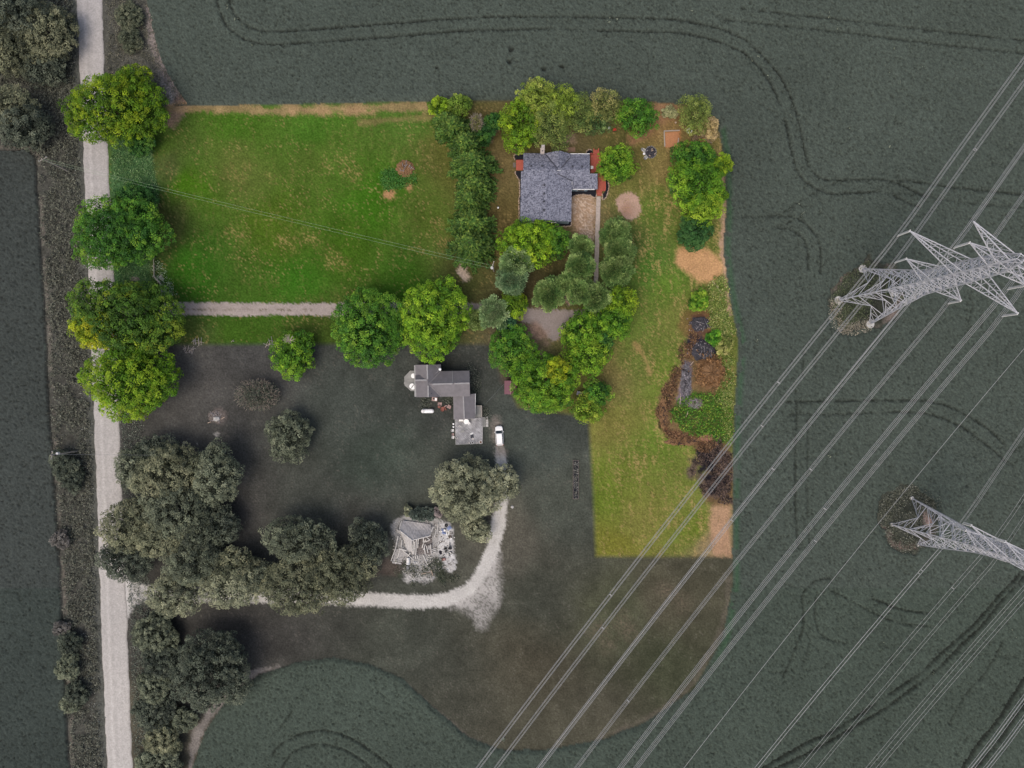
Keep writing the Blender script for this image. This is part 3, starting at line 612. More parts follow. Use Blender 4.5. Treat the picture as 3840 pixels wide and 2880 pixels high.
def tree(px, py, rx, ry=None, h=None, pal='green', label='', group=None, kind='broad', lobes=None, seed=None, clump=.95, leaf=.34, name='tree', bark=None, cat='tree', dens=1.0, grow=1.0):
    """crown seen at photo pixel px,py with half-widths rx,ry (pixels)"""
    ry = (ry or rx) * grow; rx = rx * grow; r = np.random.default_rng(seed if seed is not None else abs(int(px * 7 + py)))
    rm = (rx + ry) / 2 / PXM; h = (h or 4.5 + rm * 1.05) * (.85 if kind in ('broad', 'pine') else 1)
    rz = min(.8 * rm, h * .42); zc = h - rz; f = (H - zc) / H
    cx, cy = (px - 1920) / PXM * f, (1440 - py) / PXM * f; RX, RY = rx / PXM * f * 1.07, ry / PXM * f * 1.07
    t = thing(name, label, cat, (cx, cy, 0), 0, group)
    lv = Leaves(); pl = PAL[pal] if isinstance(pal, str) else pal
    if kind == 'broad':
        c0 = np.array([0, 0, zc]); L = [(c0 + np.array([0, 0, rz * .12]), np.array([RX * .74, RY * .74, rz * .9]))]
        nl = lobes if lobes is not None else (5 if rm > 3.5 else 4); a0 = r.random() * 6.28
        for i in range(nl):
            a = a0 + 6.283 * (i + r.normal(0, .12)) / nl; q = .46 + .16 * r.random()
            L.append((c0 + np.array([math.cos(a) * RX * q, math.sin(a) * RY * q, rz * r.uniform(-.38, .12)]), np.array([RX, RY, rz * 1.1]) * r.uniform(.38, .56)))
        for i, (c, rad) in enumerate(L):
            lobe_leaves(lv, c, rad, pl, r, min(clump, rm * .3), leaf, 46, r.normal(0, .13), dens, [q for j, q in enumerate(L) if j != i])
        limbs = [c * .8 + np.array([0, 0, zc * .12]) for c, _ in L[1:]]
    elif kind == 'conifer':          # tiers of drooping boughs round a stem
        tiers = 9; 
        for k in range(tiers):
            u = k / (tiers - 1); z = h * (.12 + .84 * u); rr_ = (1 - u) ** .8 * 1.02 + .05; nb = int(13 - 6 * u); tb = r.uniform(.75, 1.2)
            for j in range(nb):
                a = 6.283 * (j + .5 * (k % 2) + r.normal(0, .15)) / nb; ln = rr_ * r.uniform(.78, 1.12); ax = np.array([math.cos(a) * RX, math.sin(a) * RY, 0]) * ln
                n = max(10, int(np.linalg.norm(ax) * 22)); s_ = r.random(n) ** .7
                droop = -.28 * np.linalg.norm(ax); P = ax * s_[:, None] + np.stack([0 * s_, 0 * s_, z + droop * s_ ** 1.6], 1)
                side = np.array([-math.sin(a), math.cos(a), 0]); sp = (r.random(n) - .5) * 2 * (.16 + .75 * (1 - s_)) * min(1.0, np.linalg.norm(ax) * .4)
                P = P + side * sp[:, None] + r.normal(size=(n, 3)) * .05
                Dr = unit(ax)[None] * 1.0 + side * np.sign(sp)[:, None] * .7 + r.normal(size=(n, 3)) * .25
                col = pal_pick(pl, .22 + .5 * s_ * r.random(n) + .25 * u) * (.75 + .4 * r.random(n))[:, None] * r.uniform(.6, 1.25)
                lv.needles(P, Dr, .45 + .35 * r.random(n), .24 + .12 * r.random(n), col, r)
        limbs = []; zc = h * .9
    elif kind == 'pine':             # soft rounded boughs of needle tufts
        nb = int(20 + rm * 9); d = fib(nb, r, -.25)
        tone = .6 + .6 * r.random(nb); cen = d * np.array([RX, RY, rz * 1.15]) * (.38 + .42 * r.random(nb))[:, None] + np.array([0, 0, zc])
        m = 120; idx = np.repeat(np.arange(nb), m); cr = rm * .30 * (.8 + .5 * r.random(nb))
        dl = unit(r.normal(size=(nb * m, 3)) + d[idx] * .8 + np.array([0, 0, .4])); P = cen[idx] + dl * (cr[idx] * r.random(nb * m) ** .5)[:, None]
        col = pal_pick(pl, np.clip(r.normal(.5, .2, nb)[idx] + r.normal(0, .12, nb * m), 0, 1)) * (tone[idx] * (.8 + .4 * r.random(nb * m)))[:, None]
        lv.needles(P, dl + d[idx] * .5 + np.array([0, 0, .2]), .34 + .25 * r.random(nb * m), .17 + .1 * r.random(nb * m), col, r); limbs = [cen[i] for i in range(0, nb, 6)]
    elif kind == 'bare':             # twiggy thicket with few leaves
        n = int(1500 * rm / 5); d = unit(r.normal(size=(n, 3)) * np.array([1, 1, .6]) + np.array([0, 0, .25])); s_ = .25 + .65 * r.random(n) ** .6
        P = d * s_[:, None] * np.array([RX, RY, rz * 1.2]) + np.array([0, 0, zc * .75])
        lv.needles(P, d + r.normal(size=(n, 3)) * .6, .5 + .7 * r.random(n), .05 + .05 * r.random(n), pal_pick([(96, 88, 80), (150, 138, 126)], r.random(n)), r)
        k = int(n * 2.6); d = unit(r.normal(size=(k, 3)) + np.array([0, 0, .2])); P = d * (.4 + .6 * r.random(k))[:, None] * np.array([RX, RY, rz]) + np.array([0, 0, zc * .7])
        lv.add(P, unit(r.normal(size=(k, 3)) + np.array([0, 0, 1])), .28, .18, pal_pick(pl, r.random(k)), r)
        limbs = [np.array([math.cos(a) * RX * .7, math.sin(a) * RY * .7, zc]) for a in np.arange(0, 6.2, .8)]
    lv.build('crown', t)
    trunk((0, 0, -.1), (0, 0, zc), max(.12, rm * .06), max(.06, rm * .03), limbs, bark or M_bark, t, r)
    TREES.append(t); return t
def shrub(px, py, rx, ry, h, pal, label, name='shrub', cat='shrub', group=None, leaf=.3, seed=None, kind='broad'):
    return tree(px, py, rx, ry, h, pal, label, group, kind, lobes=3, name=name, cat=cat, leaf=leaf, clump=.6, seed=seed)

# --- roadside maples of the lot
tree(430, 405, 182, 128, 15, [(50, 82, 16), (86, 120, 20), (132, 150, 26)], 'wide yellow green maple overhanging the road beside the northern field corner', lobes=7, name='maple_tree')
tree(500, 315, 66, 62, 12, [(54, 86, 16), (92, 124, 20), (136, 152, 26)], 'yellow green maple nearest the bare soil at the northern field corner', name='maple_tree')
shrub(530, 538, 52, 48, 5, 'deep', 'dark green bush growing under the south side of the wide roadside maple')
tree(446, 878, 172, 122, 15, 'green', 'dark green maple overhanging the road above the zigzag rail fence', lobes=7, name='maple_tree')
tree(512, 742, 70, 58, 7, 'deep', 'dark bushy tree between road and lawn beneath the service wires', name='bushy_tree')
tree(475, 1195, 196, 142, 16, [(44, 76, 24), (80, 114, 34), (134, 150, 40)], 'broad maple with a yellow side at the mouth of the gravel driveway', lobes=8, name='maple_tree')
tree(345, 1235, 72, 68, 14, 'yellow', 'yellow leaved tree hanging over the road at the driveway mouth', name='maple_tree')
tree(495, 1435, 170, 122, 15, [(50, 88, 16), (88, 128, 22), (132, 156, 34)], 'rounded bright green maple over the road at the south edge of the green lot', lobes=7, name='maple_tree')
# --- trees along the driveway
tree(1390, 1228, 136, 138, 14, 'green', 'round medium green maple beside the driveway next to a brighter twin', lobes=7, name='maple_tree')
tree(1622, 1197, 118, 138, 15, [(62, 104, 24), (112, 152, 34), (152, 178, 48)], 'tall bright green maple standing north of the grey metal roofed house', lobes=7, name='maple_tree')
tree(1100, 1325, 74, 84, 8, 'bright', 'small green tree with a grey dead top on the edge of the green lot', name='small_tree')
# --- trees behind the shingled house
tree(1955, 462, 74, 96, 10, 'lime', 'lime green maple at the north west corner of the shingled house', name='maple_tree')
tree(2022, 365, 68, 62, 11, [(82, 104, 40), (132, 150, 56), (158, 164, 80)], 'pale yellow green tree at the field edge north of the shingled house', name='tree')
tree(2062, 470, 74, 84, 11, 'olive', 'soft olive green willow leaning over the chimney of the shingled house', name='willow_tree', leaf=.26)
tree(2112, 384, 58, 64, 11, [(84, 108, 36), (128, 150, 48), (150, 164, 70)], 'light green tree second from the field edge behind the shingled house', leaf=.28)
tree(2172, 420, 58, 68, 10, 'olive', 'olive tree between a light green tree and a brownish tree behind the house', leaf=.26)
tree(2268, 392, 60, 58, 10, 'tan', 'brownish olive tree at the field edge behind the shingled house', leaf=.26)
tree(2236, 462, 52, 46, 7, [(52, 78, 44), (84, 110, 58), (116, 134, 78)], 'low dark olive tree under the brownish tree behind the house', leaf=.26)
tree(2383, 436, 76, 60, 8, 'green', 'wide fresh green tree above the red garden cart', name='broad_tree')
tree(2308, 620, 64, 62, 7, 'bright', 'round bright green tree overhanging the red deck', name='round_tree', lobes=5)
# --- north east corner
tree(2606, 428, 60, 68, 8, [(86, 104, 48), (122, 138, 64), (152, 158, 86)], 'soft pale green tree in the corner of the lot by the raised beds', leaf=.26)
shrub(2512, 420, 26, 22, 2.2, [(104, 112, 72), (146, 148, 104), (176, 170, 128)], 'pale flowering shrub beside the soft green corner tree')
shrub(2655, 485, 40, 42, 3, [(128, 116, 70), (168, 150, 104), (196, 172, 130)], 'cream and pink flowering shrub at the field edge')
shrub(2632, 522, 34, 20, 2.2, [(140, 110, 60), (170, 140, 92), (190, 160, 110)], 'low orange twigged shrub below the cream flowering one', kind='bare')
tree(2600, 590, 82, 66, 8, 'green', 'medium green tree just south of the raised timber bed', name='tree')
tree(2706, 622, 44, 36, 7, 'lime', 'small pointed lime tree jutting into the crop field', name='small_tree')
tree(2622, 694, 98, 84, 9, 'bright', 'largest bright green tree of the eastern row', name='broad_tree', lobes=6)
tree(2642, 776, 68, 62, 8, [(62, 104, 24), (110, 146, 34), (150, 170, 50)], 'southern lime green tree of the eastern row', name='broad_tree')
shrub(2536, 690, 26, 30, 2.5, [(60, 84, 50), (86, 110, 66), (116, 132, 86)], 'small dull green bush at the west foot of the eastern row')
shrub(2700, 730, 28, 32, 4, 'lime', 'small lime bush at the field edge behind the eastern row')
tree(2604, 868, 62, 60, 5, [(36, 68, 32), (56, 96, 46), (84, 120, 60)], 'dense dark blue green round bush north of the sandy bare ground', name='round_bush', cat='bush', lobes=5, leaf=.3, clump=.6)
shrub(2619, 1128, 36, 40, 3.2, [(52, 96, 24), (96, 144, 34), (150, 172, 60)], 'bright green bush just north of the black ash mounds')
shrub(2716, 1295, 34, 30, 2.4, [(96, 110, 50), (146, 150, 80), (190, 180, 120)], 'cream flowering bush bulging into the crop beside the brush mound')
shrub(2680, 1268, 26, 30, 2.0, [(48, 96, 24), (82, 140, 34), (130, 168, 50)], 'low bright green bush east of the southern ash mound')
# --- south of the shingled house
tree(1982, 912, 100, 92, 11, [(66, 106, 20), (118, 156, 30), (156, 178, 44)], 'large lime green maple at the south wall of the shingled house', name='maple_tree', lobes=6)
tree(2080, 902, 52, 58, 8, 'green', 'darker green tree tucked against the east side of the large lime maple', name='tree')
tree(1934, 985, 58, 56, 10, 'pine', 'pale blue green pine beside the service pole with transformer', kind='pine', name='pine_tree')
tree(1920, 1052, 56, 48, 9, [(72, 100, 68), (110, 140, 98), (150, 170, 128)], 'darker blue green pine south of the service pole', kind='pine', name='pine_tree')
# --- pines along the concrete walk
for px_, py_, rr_, hh, lab in ((2184, 926, 44, 9, 'pine west of the concrete walk, first below the house'), (2174, 1002, 54, 11, 'pine west of the concrete walk, second below the house'), (2058, 1104, 60, 10, 'western pine of the group north of the gravel turning area'),
                          (2116, 1066, 42, 10, 'small pine just north of the dead brown treetop'), (2180, 1092, 52, 11, 'pine just east of the dead brown treetop'), (2236, 1116, 50, 10, 'pine standing over the lower end of the concrete walk'),
                          (2308, 876, 58, 9, 'pine east of the concrete walk, first below the house'), (2318, 946, 58, 10, 'pine east of the concrete walk, second below the house'), (2308, 1012, 62, 11, 'pine east of the concrete walk, third below the house')):
    tree(px_, py_, rr_, rr_ * .97, hh, [(66, 98, 52), (114, 144, 80), (166, 184, 116)], 'blue green ' + lab, kind='pine', name='pine_tree')
tree(2139, 1098, 22, 40, 8.5, [(150, 120, 100), (180, 150, 130), (200, 170, 150)], 'dead brown treetop among the blue green pines', kind='bare', name='dead_tree')
tree(2330, 1130, 52, 56, 10, 'lime', 'yellow green tree north of its twin by the mown strip', name='tree')
tree(2305, 1205, 58, 60, 9, 'bright', 'bright green tree east of the gravel turning area', name='tree')
tree(2180, 1242, 84, 74, 10, 'bright', 'bright green tree hiding the dark car on the gravel', name='maple_tree', lobes=5)
tree(2206, 1338, 72, 72, 10, [(58, 98, 24), (106, 146, 34), (146, 170, 48)], 'lime tinted tree south of the one hiding the dark car', name='maple_tree', lobes=5)
tree(2262, 1280, 36, 44, 7, 'deep', 'dark green sapling between the bright trees and the mown strip', name='small_tree')
tree(1922, 1312, 80, 80, 9, 'green', 'green tree at the western tip of the turning area', name='tree', lobes=5)
tree(2045, 1425, 118, 100, 12, 'bright', 'big many lobed green tree beside the maroon shed', name='maple_tree', lobes=7)
tree(2088, 1390, 46, 44, 13, 'yellow', 'yellow green treetop rising from the big tree by the maroon shed', name='treetop_maple')
tree(2032, 1488, 84, 58, 9, [(48, 90, 28), (92, 136, 40), (132, 160, 54)], 'green tree on the south side of the maroon shed', name='tree')
tree(2236, 1476, 52, 46, 8, 'green', 'green tree beside the small blue grey shed', name='tree')
tree(2200, 1538, 60, 48, 8, [(62, 96, 24), (112, 142, 40), (150, 162, 56)], 'yellow green tree at the south end of the wooded strip', name='tree')
shrub(1928, 1380, 24, 22, 3, 'bright', 'small bright bush just north of the maroon shed')
tree(1928, 1146, 46, 46, 7, 'lime', 'small round lime tree at the bend of the driveway', name='round_tree')
tree(1850, 1178, 54, 60, 9, [(88, 116, 74), (134, 160, 108), (176, 190, 142)], 'pale feathery spruce on the driveway verge', kind='pine', name='spruce_tree')
tree(1790, 1202, 36, 36, 6, [(88, 116, 62), (136, 160, 90), (176, 190, 124)], 'small pale spruce west of the feathery one', kind='pine', name='spruce_tree')
tree(1905, 1222, 38, 34, 5, [(30, 66, 44), (46, 88, 60), (72, 110, 76)], 'dark blue green bush under the feathery spruce', name='dark_bush', cat='bush')
# --- conifer row west of the shingled house
tree(1646, 402, 34, 34, 5, 'lime', 'small yellow green shrubby tree at the north end of the conifer row', name='small_tree')
tree(1722, 396, 48, 34, 6, [(62, 92, 30), (106, 134, 46), (136, 152, 60)], 'pale green bushy tree at the field edge by the conifer row', name='small_tree')
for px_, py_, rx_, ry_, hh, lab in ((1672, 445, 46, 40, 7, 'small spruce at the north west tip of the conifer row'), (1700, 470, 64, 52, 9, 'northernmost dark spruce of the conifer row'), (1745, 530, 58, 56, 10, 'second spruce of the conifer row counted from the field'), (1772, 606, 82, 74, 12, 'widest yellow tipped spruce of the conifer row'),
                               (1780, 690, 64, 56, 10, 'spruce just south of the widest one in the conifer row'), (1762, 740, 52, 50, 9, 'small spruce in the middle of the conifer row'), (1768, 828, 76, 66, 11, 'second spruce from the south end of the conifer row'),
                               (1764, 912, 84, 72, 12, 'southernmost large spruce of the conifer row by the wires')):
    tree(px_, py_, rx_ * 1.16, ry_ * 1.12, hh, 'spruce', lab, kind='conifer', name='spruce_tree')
shrub(1853, 455, 38, 30, 4, 'deep', 'dark bush between the conifer row and the lime maple')
shrub(1815, 500, 34, 40, 5, 'deep', 'dark bush on the east flank of the conifer row')
tree(1786, 450, 22, 30, 7, 'tan', 'bare grey branches poking out of the conifer row', kind='bare', name='dead_tree')
# --- neighbour's grey trees
for px_, py_, rx_, ry_, hh, pal_, lab in (
    (590, 1690, 70, 48, 9, 'greyd', 'dark grey green tree at the north tip of the large grove by the road'), (640, 1775, 124, 92, 14, 'greyo', 'broad grey olive tree in the north of the grove by the road'),
    (812, 1790, 86, 104, 14, 'grey', 'grey green tree on the east edge of the grove facing the lawn'), (512, 1752, 72, 76, 10, 'grey', 'grey green tree hanging over the road north in the grove'),
    (672, 1905, 116, 90, 15, 'grey', 'central grey green tree of the grove by the road'), (496, 1966, 104, 80, 12, 'greyo', 'grey olive tree overhanging the road in the middle of the grove'),
    (600, 2012, 80, 72, 13, 'greyo', 'rounded grey olive treetop in the southern half of the grove'), (838, 1970, 62, 66, 9, 'greyd', 'dark grey tree on the lawn side of the grove'),
    (472, 2102, 96, 72, 10, 'greyd', 'darkest grey tree overhanging the road at the second driveway'), (726, 2110, 100, 84, 13, 'grey', 'grey green tree at the south end of the grove'),
    (884, 2130, 86, 64, 11, 'greyo', 'grey olive tree linking the grove to the driveway trees'), (650, 2225, 90, 72, 11, 'greyl', 'paler grey green tree at the mouth of the second driveway'),
    (874, 2200, 98, 76, 12, 'greyl', 'pale grey green tree overhanging the second driveway'), (1115, 2028, 110, 76, 13, 'grey', 'grey green tree with reaching northern boughs above the second driveway'),
    (1272, 2150, 108, 96, 14, 'greyo', 'grey olive tree on the east side of the driveway group'), (1122, 2205, 132, 90, 14, 'greyo', 'densest rounded grey olive tree over the second driveway'),
    (1378, 2040, 62, 90, 9, 'greyd', 'dark narrow grey tree west of the collapsed barn'), (1750, 1835, 118, 112, 13, 'greyl', 'large pale grey willow north of the collapsed barn'),
    (1890, 1812, 54, 52, 9, 'greyl', 'pale grey tree leaning over the second driveway near the parked car'), (1792, 1986, 46, 36, 6, 'greyl', 'small pale grey tree between barn and driveway'),
    (745, 1995, 84, 76, 12, 'grey', 'grey green tree filling the heart of the grove by the road'), (985, 2165, 56, 54, 9, 'grey', 'small grey tree bridging the gap over the second driveway'),
    (1082, 1640, 78, 82, 8, 'grey', 'lone grey leaved tree on the open farmyard lawn'), (792, 2525, 140, 132, 13, 'greyd', 'large round dark grey tree beside the curved field edge')):
    tree(px_, py_, rx_, ry_, hh, pal_, lab, bark=M_barkg, name='grey_tree', lobes=7 if rx_ > 95 else 5, grow=1.06)
tree(960, 1482, 84, 58, 6, 'greyd', 'bare twiggy dark tree on the open farmyard lawn', kind='bare', name='bare_tree', bark=M_barkg)
shrub(1580, 1927, 58, 24, 3, [(52, 62, 55), (80, 92, 82), (112, 120, 108)], 'low dark hedge along the north side of the collapsed barn', name='hedge', cat='hedge')
shrub(1532, 1918, 14, 20, 2.4, 'greyl', 'pale flowering shrub at the west end of the barn hedge')
shrub(1642, 1920, 16, 18, 2.4, [(96, 90, 88), (134, 124, 122), (164, 152, 150)], 'pinkish shrub at the east end of the barn hedge')
for px_, py_, rx_, ry_, hh, pal_, lab in (
    (582, 2375, 84, 84, 6, 'grey', 'northern bushy clump of the roadside thicket'), (600, 2480, 70, 74, 5.5, 'greyd', 'dark second clump of the roadside thicket'), (580, 2580, 66, 66, 5, 'grey', 'third clump of the roadside thicket'),
    (580, 2680, 70, 70, 5, 'greyd', 'fourth clump of the roadside thicket beside the round dark tree'), (610, 2770, 74, 64, 5, 'greyo', 'olive tinged clump low in the roadside thicket'), (600, 2860, 84, 60, 5, 'grey', 'southernmost clump of the roadside thicket'),
    (690, 2700, 46, 50, 4, 'grey', 'small clump of the roadside thicket touching the round dark tree'),
    (230, 2355, 28, 26, 2.5, [(72, 70, 66), (100, 97, 92), (124, 120, 114)], 'brownish bush at the west field edge across from the driveway mouth'), (265, 2410, 40, 44, 3.5, 'greyd', 'dark bush at the west field edge south of the brownish one'),
    (255, 2505, 48, 44, 4, 'grey', 'roundest grey bush at the west field edge'), (285, 2600, 44, 46, 3.5, 'greyd', 'dark bush south of the roundest one at the west field edge'), (262, 2640, 36, 32, 3, 'grey', 'small grey bush at the southern end of the west field edge'),
    (240, 1745, 46, 56, 5, 'greyd', 'dark bush beneath the roadside pole with transformer'), (270, 1800, 40, 44, 4, 'greyd', 'dark low bush south of the roadside pole'), (228, 2020, 34, 32, 3, [(72, 70, 66), (100, 97, 92), (124, 120, 114)], 'brownish grey bush alone at the west field edge')):
    shrub(px_, py_, rx_, ry_, hh, pal_, lab, name='roadside_bush', cat='bush')
for px_, py_, rx_, ry_, hh, pal_, lab in (
    (40, 40, 130, 100, 14, 'greyd', 'large dark tree beyond the road at the northern end'), (180, 120, 90, 110, 10, 'greyo', 'dark tree close to the road at its northern end'), (30, 190, 90, 76, 12, 'greyo', 'brownish olive tree beyond the road west of the dark tree'),
    (150, 250, 80, 62, 7, 'greyd', 'low dark tree opposite the yellow green maple'), (40, 400, 90, 80, 11, 'greyo', 'olive grey tree over the west field corner'), (90, 470, 84, 84, 11, 'greyd', 'dark tree at the west field corner'), (-40, 120, 110, 130, 14, 'greyo', 'dark tree at the back of the wood beyond the road')):
    tree(px_, py_, rx_, ry_, hh, pal_, lab, bark=M_barkg, name='roadside_tree')
tree(480, 60, 44, 56, 3.5, [(66, 74, 58), (92, 98, 78), (120, 122, 98)], 'tall olive reed clump between road and northern field', name='reed_clump', cat='reeds', leaf=.22, clump=.5)
tree(488, 150, 38, 44, 3.0, [(66, 74, 58), (92, 98, 78), (120, 122, 98)], 'lower olive reed clump south of the tall one', name='reed_clump', cat='reeds', leaf=.22, clump=.5)
# --- ground cover nobody could count
def scatter(name, label, pts, pal, r, leaf=.3, hmax=.8, spread=.35, per=5, parent=None):
    """weeds: tufts of leaves at ground points (pixels)"""
    n = len(pts) * per; idx = np.repeat(np.arange(len(pts)), per); P0 = np.array(pts, float)
    z = r.random(n) * hmax * (.4 + .6 * r.random(len(pts)))[idx]
    P = np.stack([(P0[idx, 0] - 1920) / PXM, (1440 - P0[idx, 1]) / PXM, z], 1); P[:, :2] += r.normal(size=(n, 2)) * spread
    col = pal_pick(pal, np.clip(r.random(len(pts))[idx] * .8 + .2 * r.random(n), 0, 1)) * (.75 + .5 * r.random(n))[:, None]
    lv = Leaves(); sz = leaf * (.6 + .8 * r.random(n)); lv.add(P, unit(r.normal(size=(n, 3)) * .8 + np.array([0, 0, 1])), sz, sz * .6, col, r)
    o = lv.build(name, parent); return tag(o, label, None, None, 'stuff')
def in_mask(mask, n, r):
    j, i = np.nonzero(mask); k = r.integers(0, len(j), n)
    return np.stack([gx[i[k]] + r.random(n) * STEP, gy[j[k]] + r.random(n) * STEP], 1)
fr_ = (PX > -60) & (PX < 3900) & (PY > -60) & (PY < 2940)
rw = np.random.default_rng(31)
mw = (cls == VERGE) & west_side & (d_road > 16) & (d_west > 12) & fr_
scatter('verge_weeds', 'brown and grey weeds along the west side of the road', in_mask(mw & (n_mid > .33), 9500, rw), [(62, 64, 56), (92, 94, 83), (122, 124, 108)], rw, .4, 1.3)
scatter('verge_flowers', 'pale flowering weeds at the west road edge', in_mask(mw & (d_road < 60), 900, rw), [(120, 124, 116), (168, 170, 160)], rw, .22, .7, per=3)
me_ = (cls == VERGE) & ~west_side & (d_road > 12) & fr_
scatter('verge_grass', 'grey weeds between road and northern field', in_mask(me_, 1500, rw), [(70, 72, 62), (98, 98, 84), (128, 124, 106)], rw, .28, .7)
scatter('roadside_grass', 'grey green weeds along the farmyard side of the road', in_mask((cls == YGR) & (d_road > 10) & (d_road < 85) & (PY > 1450) & fr_, 2600, rw), [(64, 72, 64), (96, 104, 92), (136, 140, 126)], rw, .28, .7)
scatter('lot_verge_weeds', 'blue green weeds between road and lawn inside the lot', in_mask((vl < 0) & (d_road > 10), 2200, rw), [(50, 82, 40), (84, 118, 66), (136, 158, 112)], rw, .28, .8)
scatter('pile_weeds', 'bright green weeds round the burnt piles', in_mask(sdf([(2545, 1500), (2600, 1480), (2690, 1470), (2725, 1500), (2735, 1640), (2660, 1640), (2560, 1610), (2510, 1560)], 4) + wob * 1.3 < 0, 1600, rw)[:620], [(40, 72, 24), (66, 112, 34), (96, 138, 46), (150, 160, 70)], rw, .42, .7)
east = sdf([(2660, 1060), (2715, 1040), (2735, 1180), (2760, 1270), (2755, 1300), (2740, 1480), (2740, 1640), (2715, 1650), (2690, 1480), (2700, 1400), (2690, 1320), (2660, 1230), (2650, 1150)], 4)
scatter('boundary_weeds', 'yellow green weeds along the eastern lot boundary', in_mask((east + wob * 1.6 < 0) & (n_mid > .36), 1700, rw), [(58, 92, 36), (104, 130, 56), (146, 152, 84), (186, 180, 128)], rw, .32, .8)
scatter('mown_dry_grass', 'tan tufts scattered in the mown eastern strip', in_mask((cls == LAWN) & (PX > 2250) & (dryness > .35), 1500, rw), [(128, 112, 66), (160, 140, 88)], rw, .22, .15, per=3)
scatter('pylon_weeds', 'green and cream weeds under the large pylon', in_mask((d_i1 < -12) & ((PX - 3200) * .5 + (PY - 1150) < 60) & (n_mid > .32), 1200, rw), [(52, 60, 44), (80, 90, 64), (108, 114, 90)], rw, .32, .9)
scatter('pylon_flowers', 'cream flowering weeds on the south west rim of the pylon clearing', in_mask((np.abs(d_i1 + 22) < 20) & (PY > 1120) & (PX < 3260), 420, rw), [(120, 114, 98), (170, 164, 148)], rw, .28, .9)
scatter('second_pylon_weeds', 'grey weeds round the smaller pylon', in_mask((d_i2 < -2) & (n_mid > .34), 1300, rw), [(56, 60, 50), (84, 88, 74), (140, 140, 128)], rw, .3, .9)
scatter('barn_weeds', 'grey green weeds growing through the collapsed barn', in_mask((sdf([(1485, 2090), (1560, 2120), (1640, 2080), (1660, 2130), (1720, 2120), (1720, 2170), (1600, 2195), (1500, 2180)], 3) + wob * .8 < 0) & (n_m2 > .5), 300, rw), [(58, 64, 54), (78, 84, 68), (112, 114, 98)], rw, .3, .8)
scatter('house_border_plants', 'small dark border plants round the grey roofed house', in_mask((sdf([(1740, 1365), (1790, 1390), (1795, 1470), (1770, 1480), (1765, 1390)], 3) < 0) | (sdf([(1580, 1492), (1610, 1492), (1605, 1525), (1585, 1530)], 0) < 0) | (sdf([(1808, 1530), (1825, 1530), (1828, 1575), (1810, 1575)], 0) < 0) | (sdf([(1655, 1490), (1700, 1490), (1698, 1520), (1675, 1510)]) < 0), 420, rw), [(46, 56, 46), (76, 84, 72), (140, 140, 128)], rw, .26, .5)
scatter('mound_weeds', 'dark green weeds round the earth mound on the lawn', in_mask(sdf([(1425, 660), (1455, 630), (1500, 655), (1555, 655), (1560, 680), (1500, 700), (1450, 710)], 4) < 0, 420, rw), [(40, 82, 30), (62, 112, 44), (96, 138, 66)], rw, .3, .6)
scatter('fence_weeds', 'white flowered weeds along the zigzag fence', in_mask((dist_line([(590, 1000), (600, 1040), (632, 1090)]) < 22), 160, rw), [(70, 100, 60), (130, 150, 120), (190, 196, 180)], rw, .26, .8)
CORN = [(860, 40), (880, 75), (900, 95), (845, 85), (940, 170), (1350, 245), (1400, 225), (2280, 100), (2315, 95), (2575, 30), (3020, 30), (3110, 70), (3130, 105), (3150, 110), (3210, 135), (3260, 190), (3350, 185), (3360, 225), (3330, 250), (3450, 265),
        (2750, 155), (2830, 225), (2890, 290), (2890, 400), (2965, 420), (3190, 410), (3230, 412), (3320, 285), (3420, 280), (3345, 310), (3490, 375), (3530, 372), (3200, 485), (3310, 570), (3330, 568), (3340, 600), (3440, 620), (3480, 620), (3400, 640), (3250, 715), (3430, 750), (2990, 775), (3010, 800), (3000, 815),
        (3760, 525), (3780, 527), (3230, 750), (2870, 1000), (2880, 1040), (2870, 1060), (3300, 2430), (3400, 2400), (3740, 2370), (3780, 2370), (3790, 2380), (3240, 1880), (3100, 1700), (2830, 1270), (2840, 1290), (1890, 2770), (3060, 1710), (3310, 1820), (3630, 2500), (3500, 2520)]
rc = np.random.default_rng(5)
cp = np.concatenate([np.array(CORN, float) + rc.normal(size=(len(CORN), 2)) * 8 for _ in range(2)])
scatter('volunteer_corn', 'pale arching corn plants standing out of the low crop', cp, [(100, 106, 90), (128, 134, 116)], rc, .7, .9, .3, 3)

rb = np.random.default_rng(55)
bl1 = sdf([(2690, 1640), (2738, 1680), (2744, 1888), (2672, 1880), (2660, 1760)]); bl2 = sdf([(2600, 1690), (2690, 1660), (2690, 1870), (2640, 1860), (2590, 1780)])
scatter('burnt_litter', 'black and brown burnt litter south of the piles', np.concatenate([in_mask((bl1 + wob * .6 < 0) & (n_m2 > .36), 620, rb), in_mask((bl2 + wob < 0) & (n_m2 > .56), 330, rb)]), [(26, 25, 26), (62, 52, 48), (116, 98, 90)], rb, .38, .18, .3, 3)
scatter('rusty_litter', 'rusty dry litter along the dirt banks', in_mask((dist_line([(2590, 1270), (2560, 1360), (2500, 1470), (2480, 1560), (2500, 1625), (2580, 1655), (2660, 1665)]) + wob * 1.5 < 20) & (n_m2 > .40), 1200, rb), [(48, 40, 36), (100, 76, 56), (152, 118, 86)], rb, .4, .35, .3, 3)

scatter('ash_flecks', 'grey and white ash flecks on the burnt mounds', np.concatenate([np.stack([cx + rb.normal(size=n) * sx, cy + rb.normal(size=n) * sy], 1) for cx, cy, sx, sy, n in ((2622, 1216, 16, 11, 60), (2632, 1308, 20, 14, 80), (2572, 1435, 8, 30, 60))]), [(40, 40, 52), (120, 112, 118), (176, 168, 170)], rb, .34, .9, .25, 2)

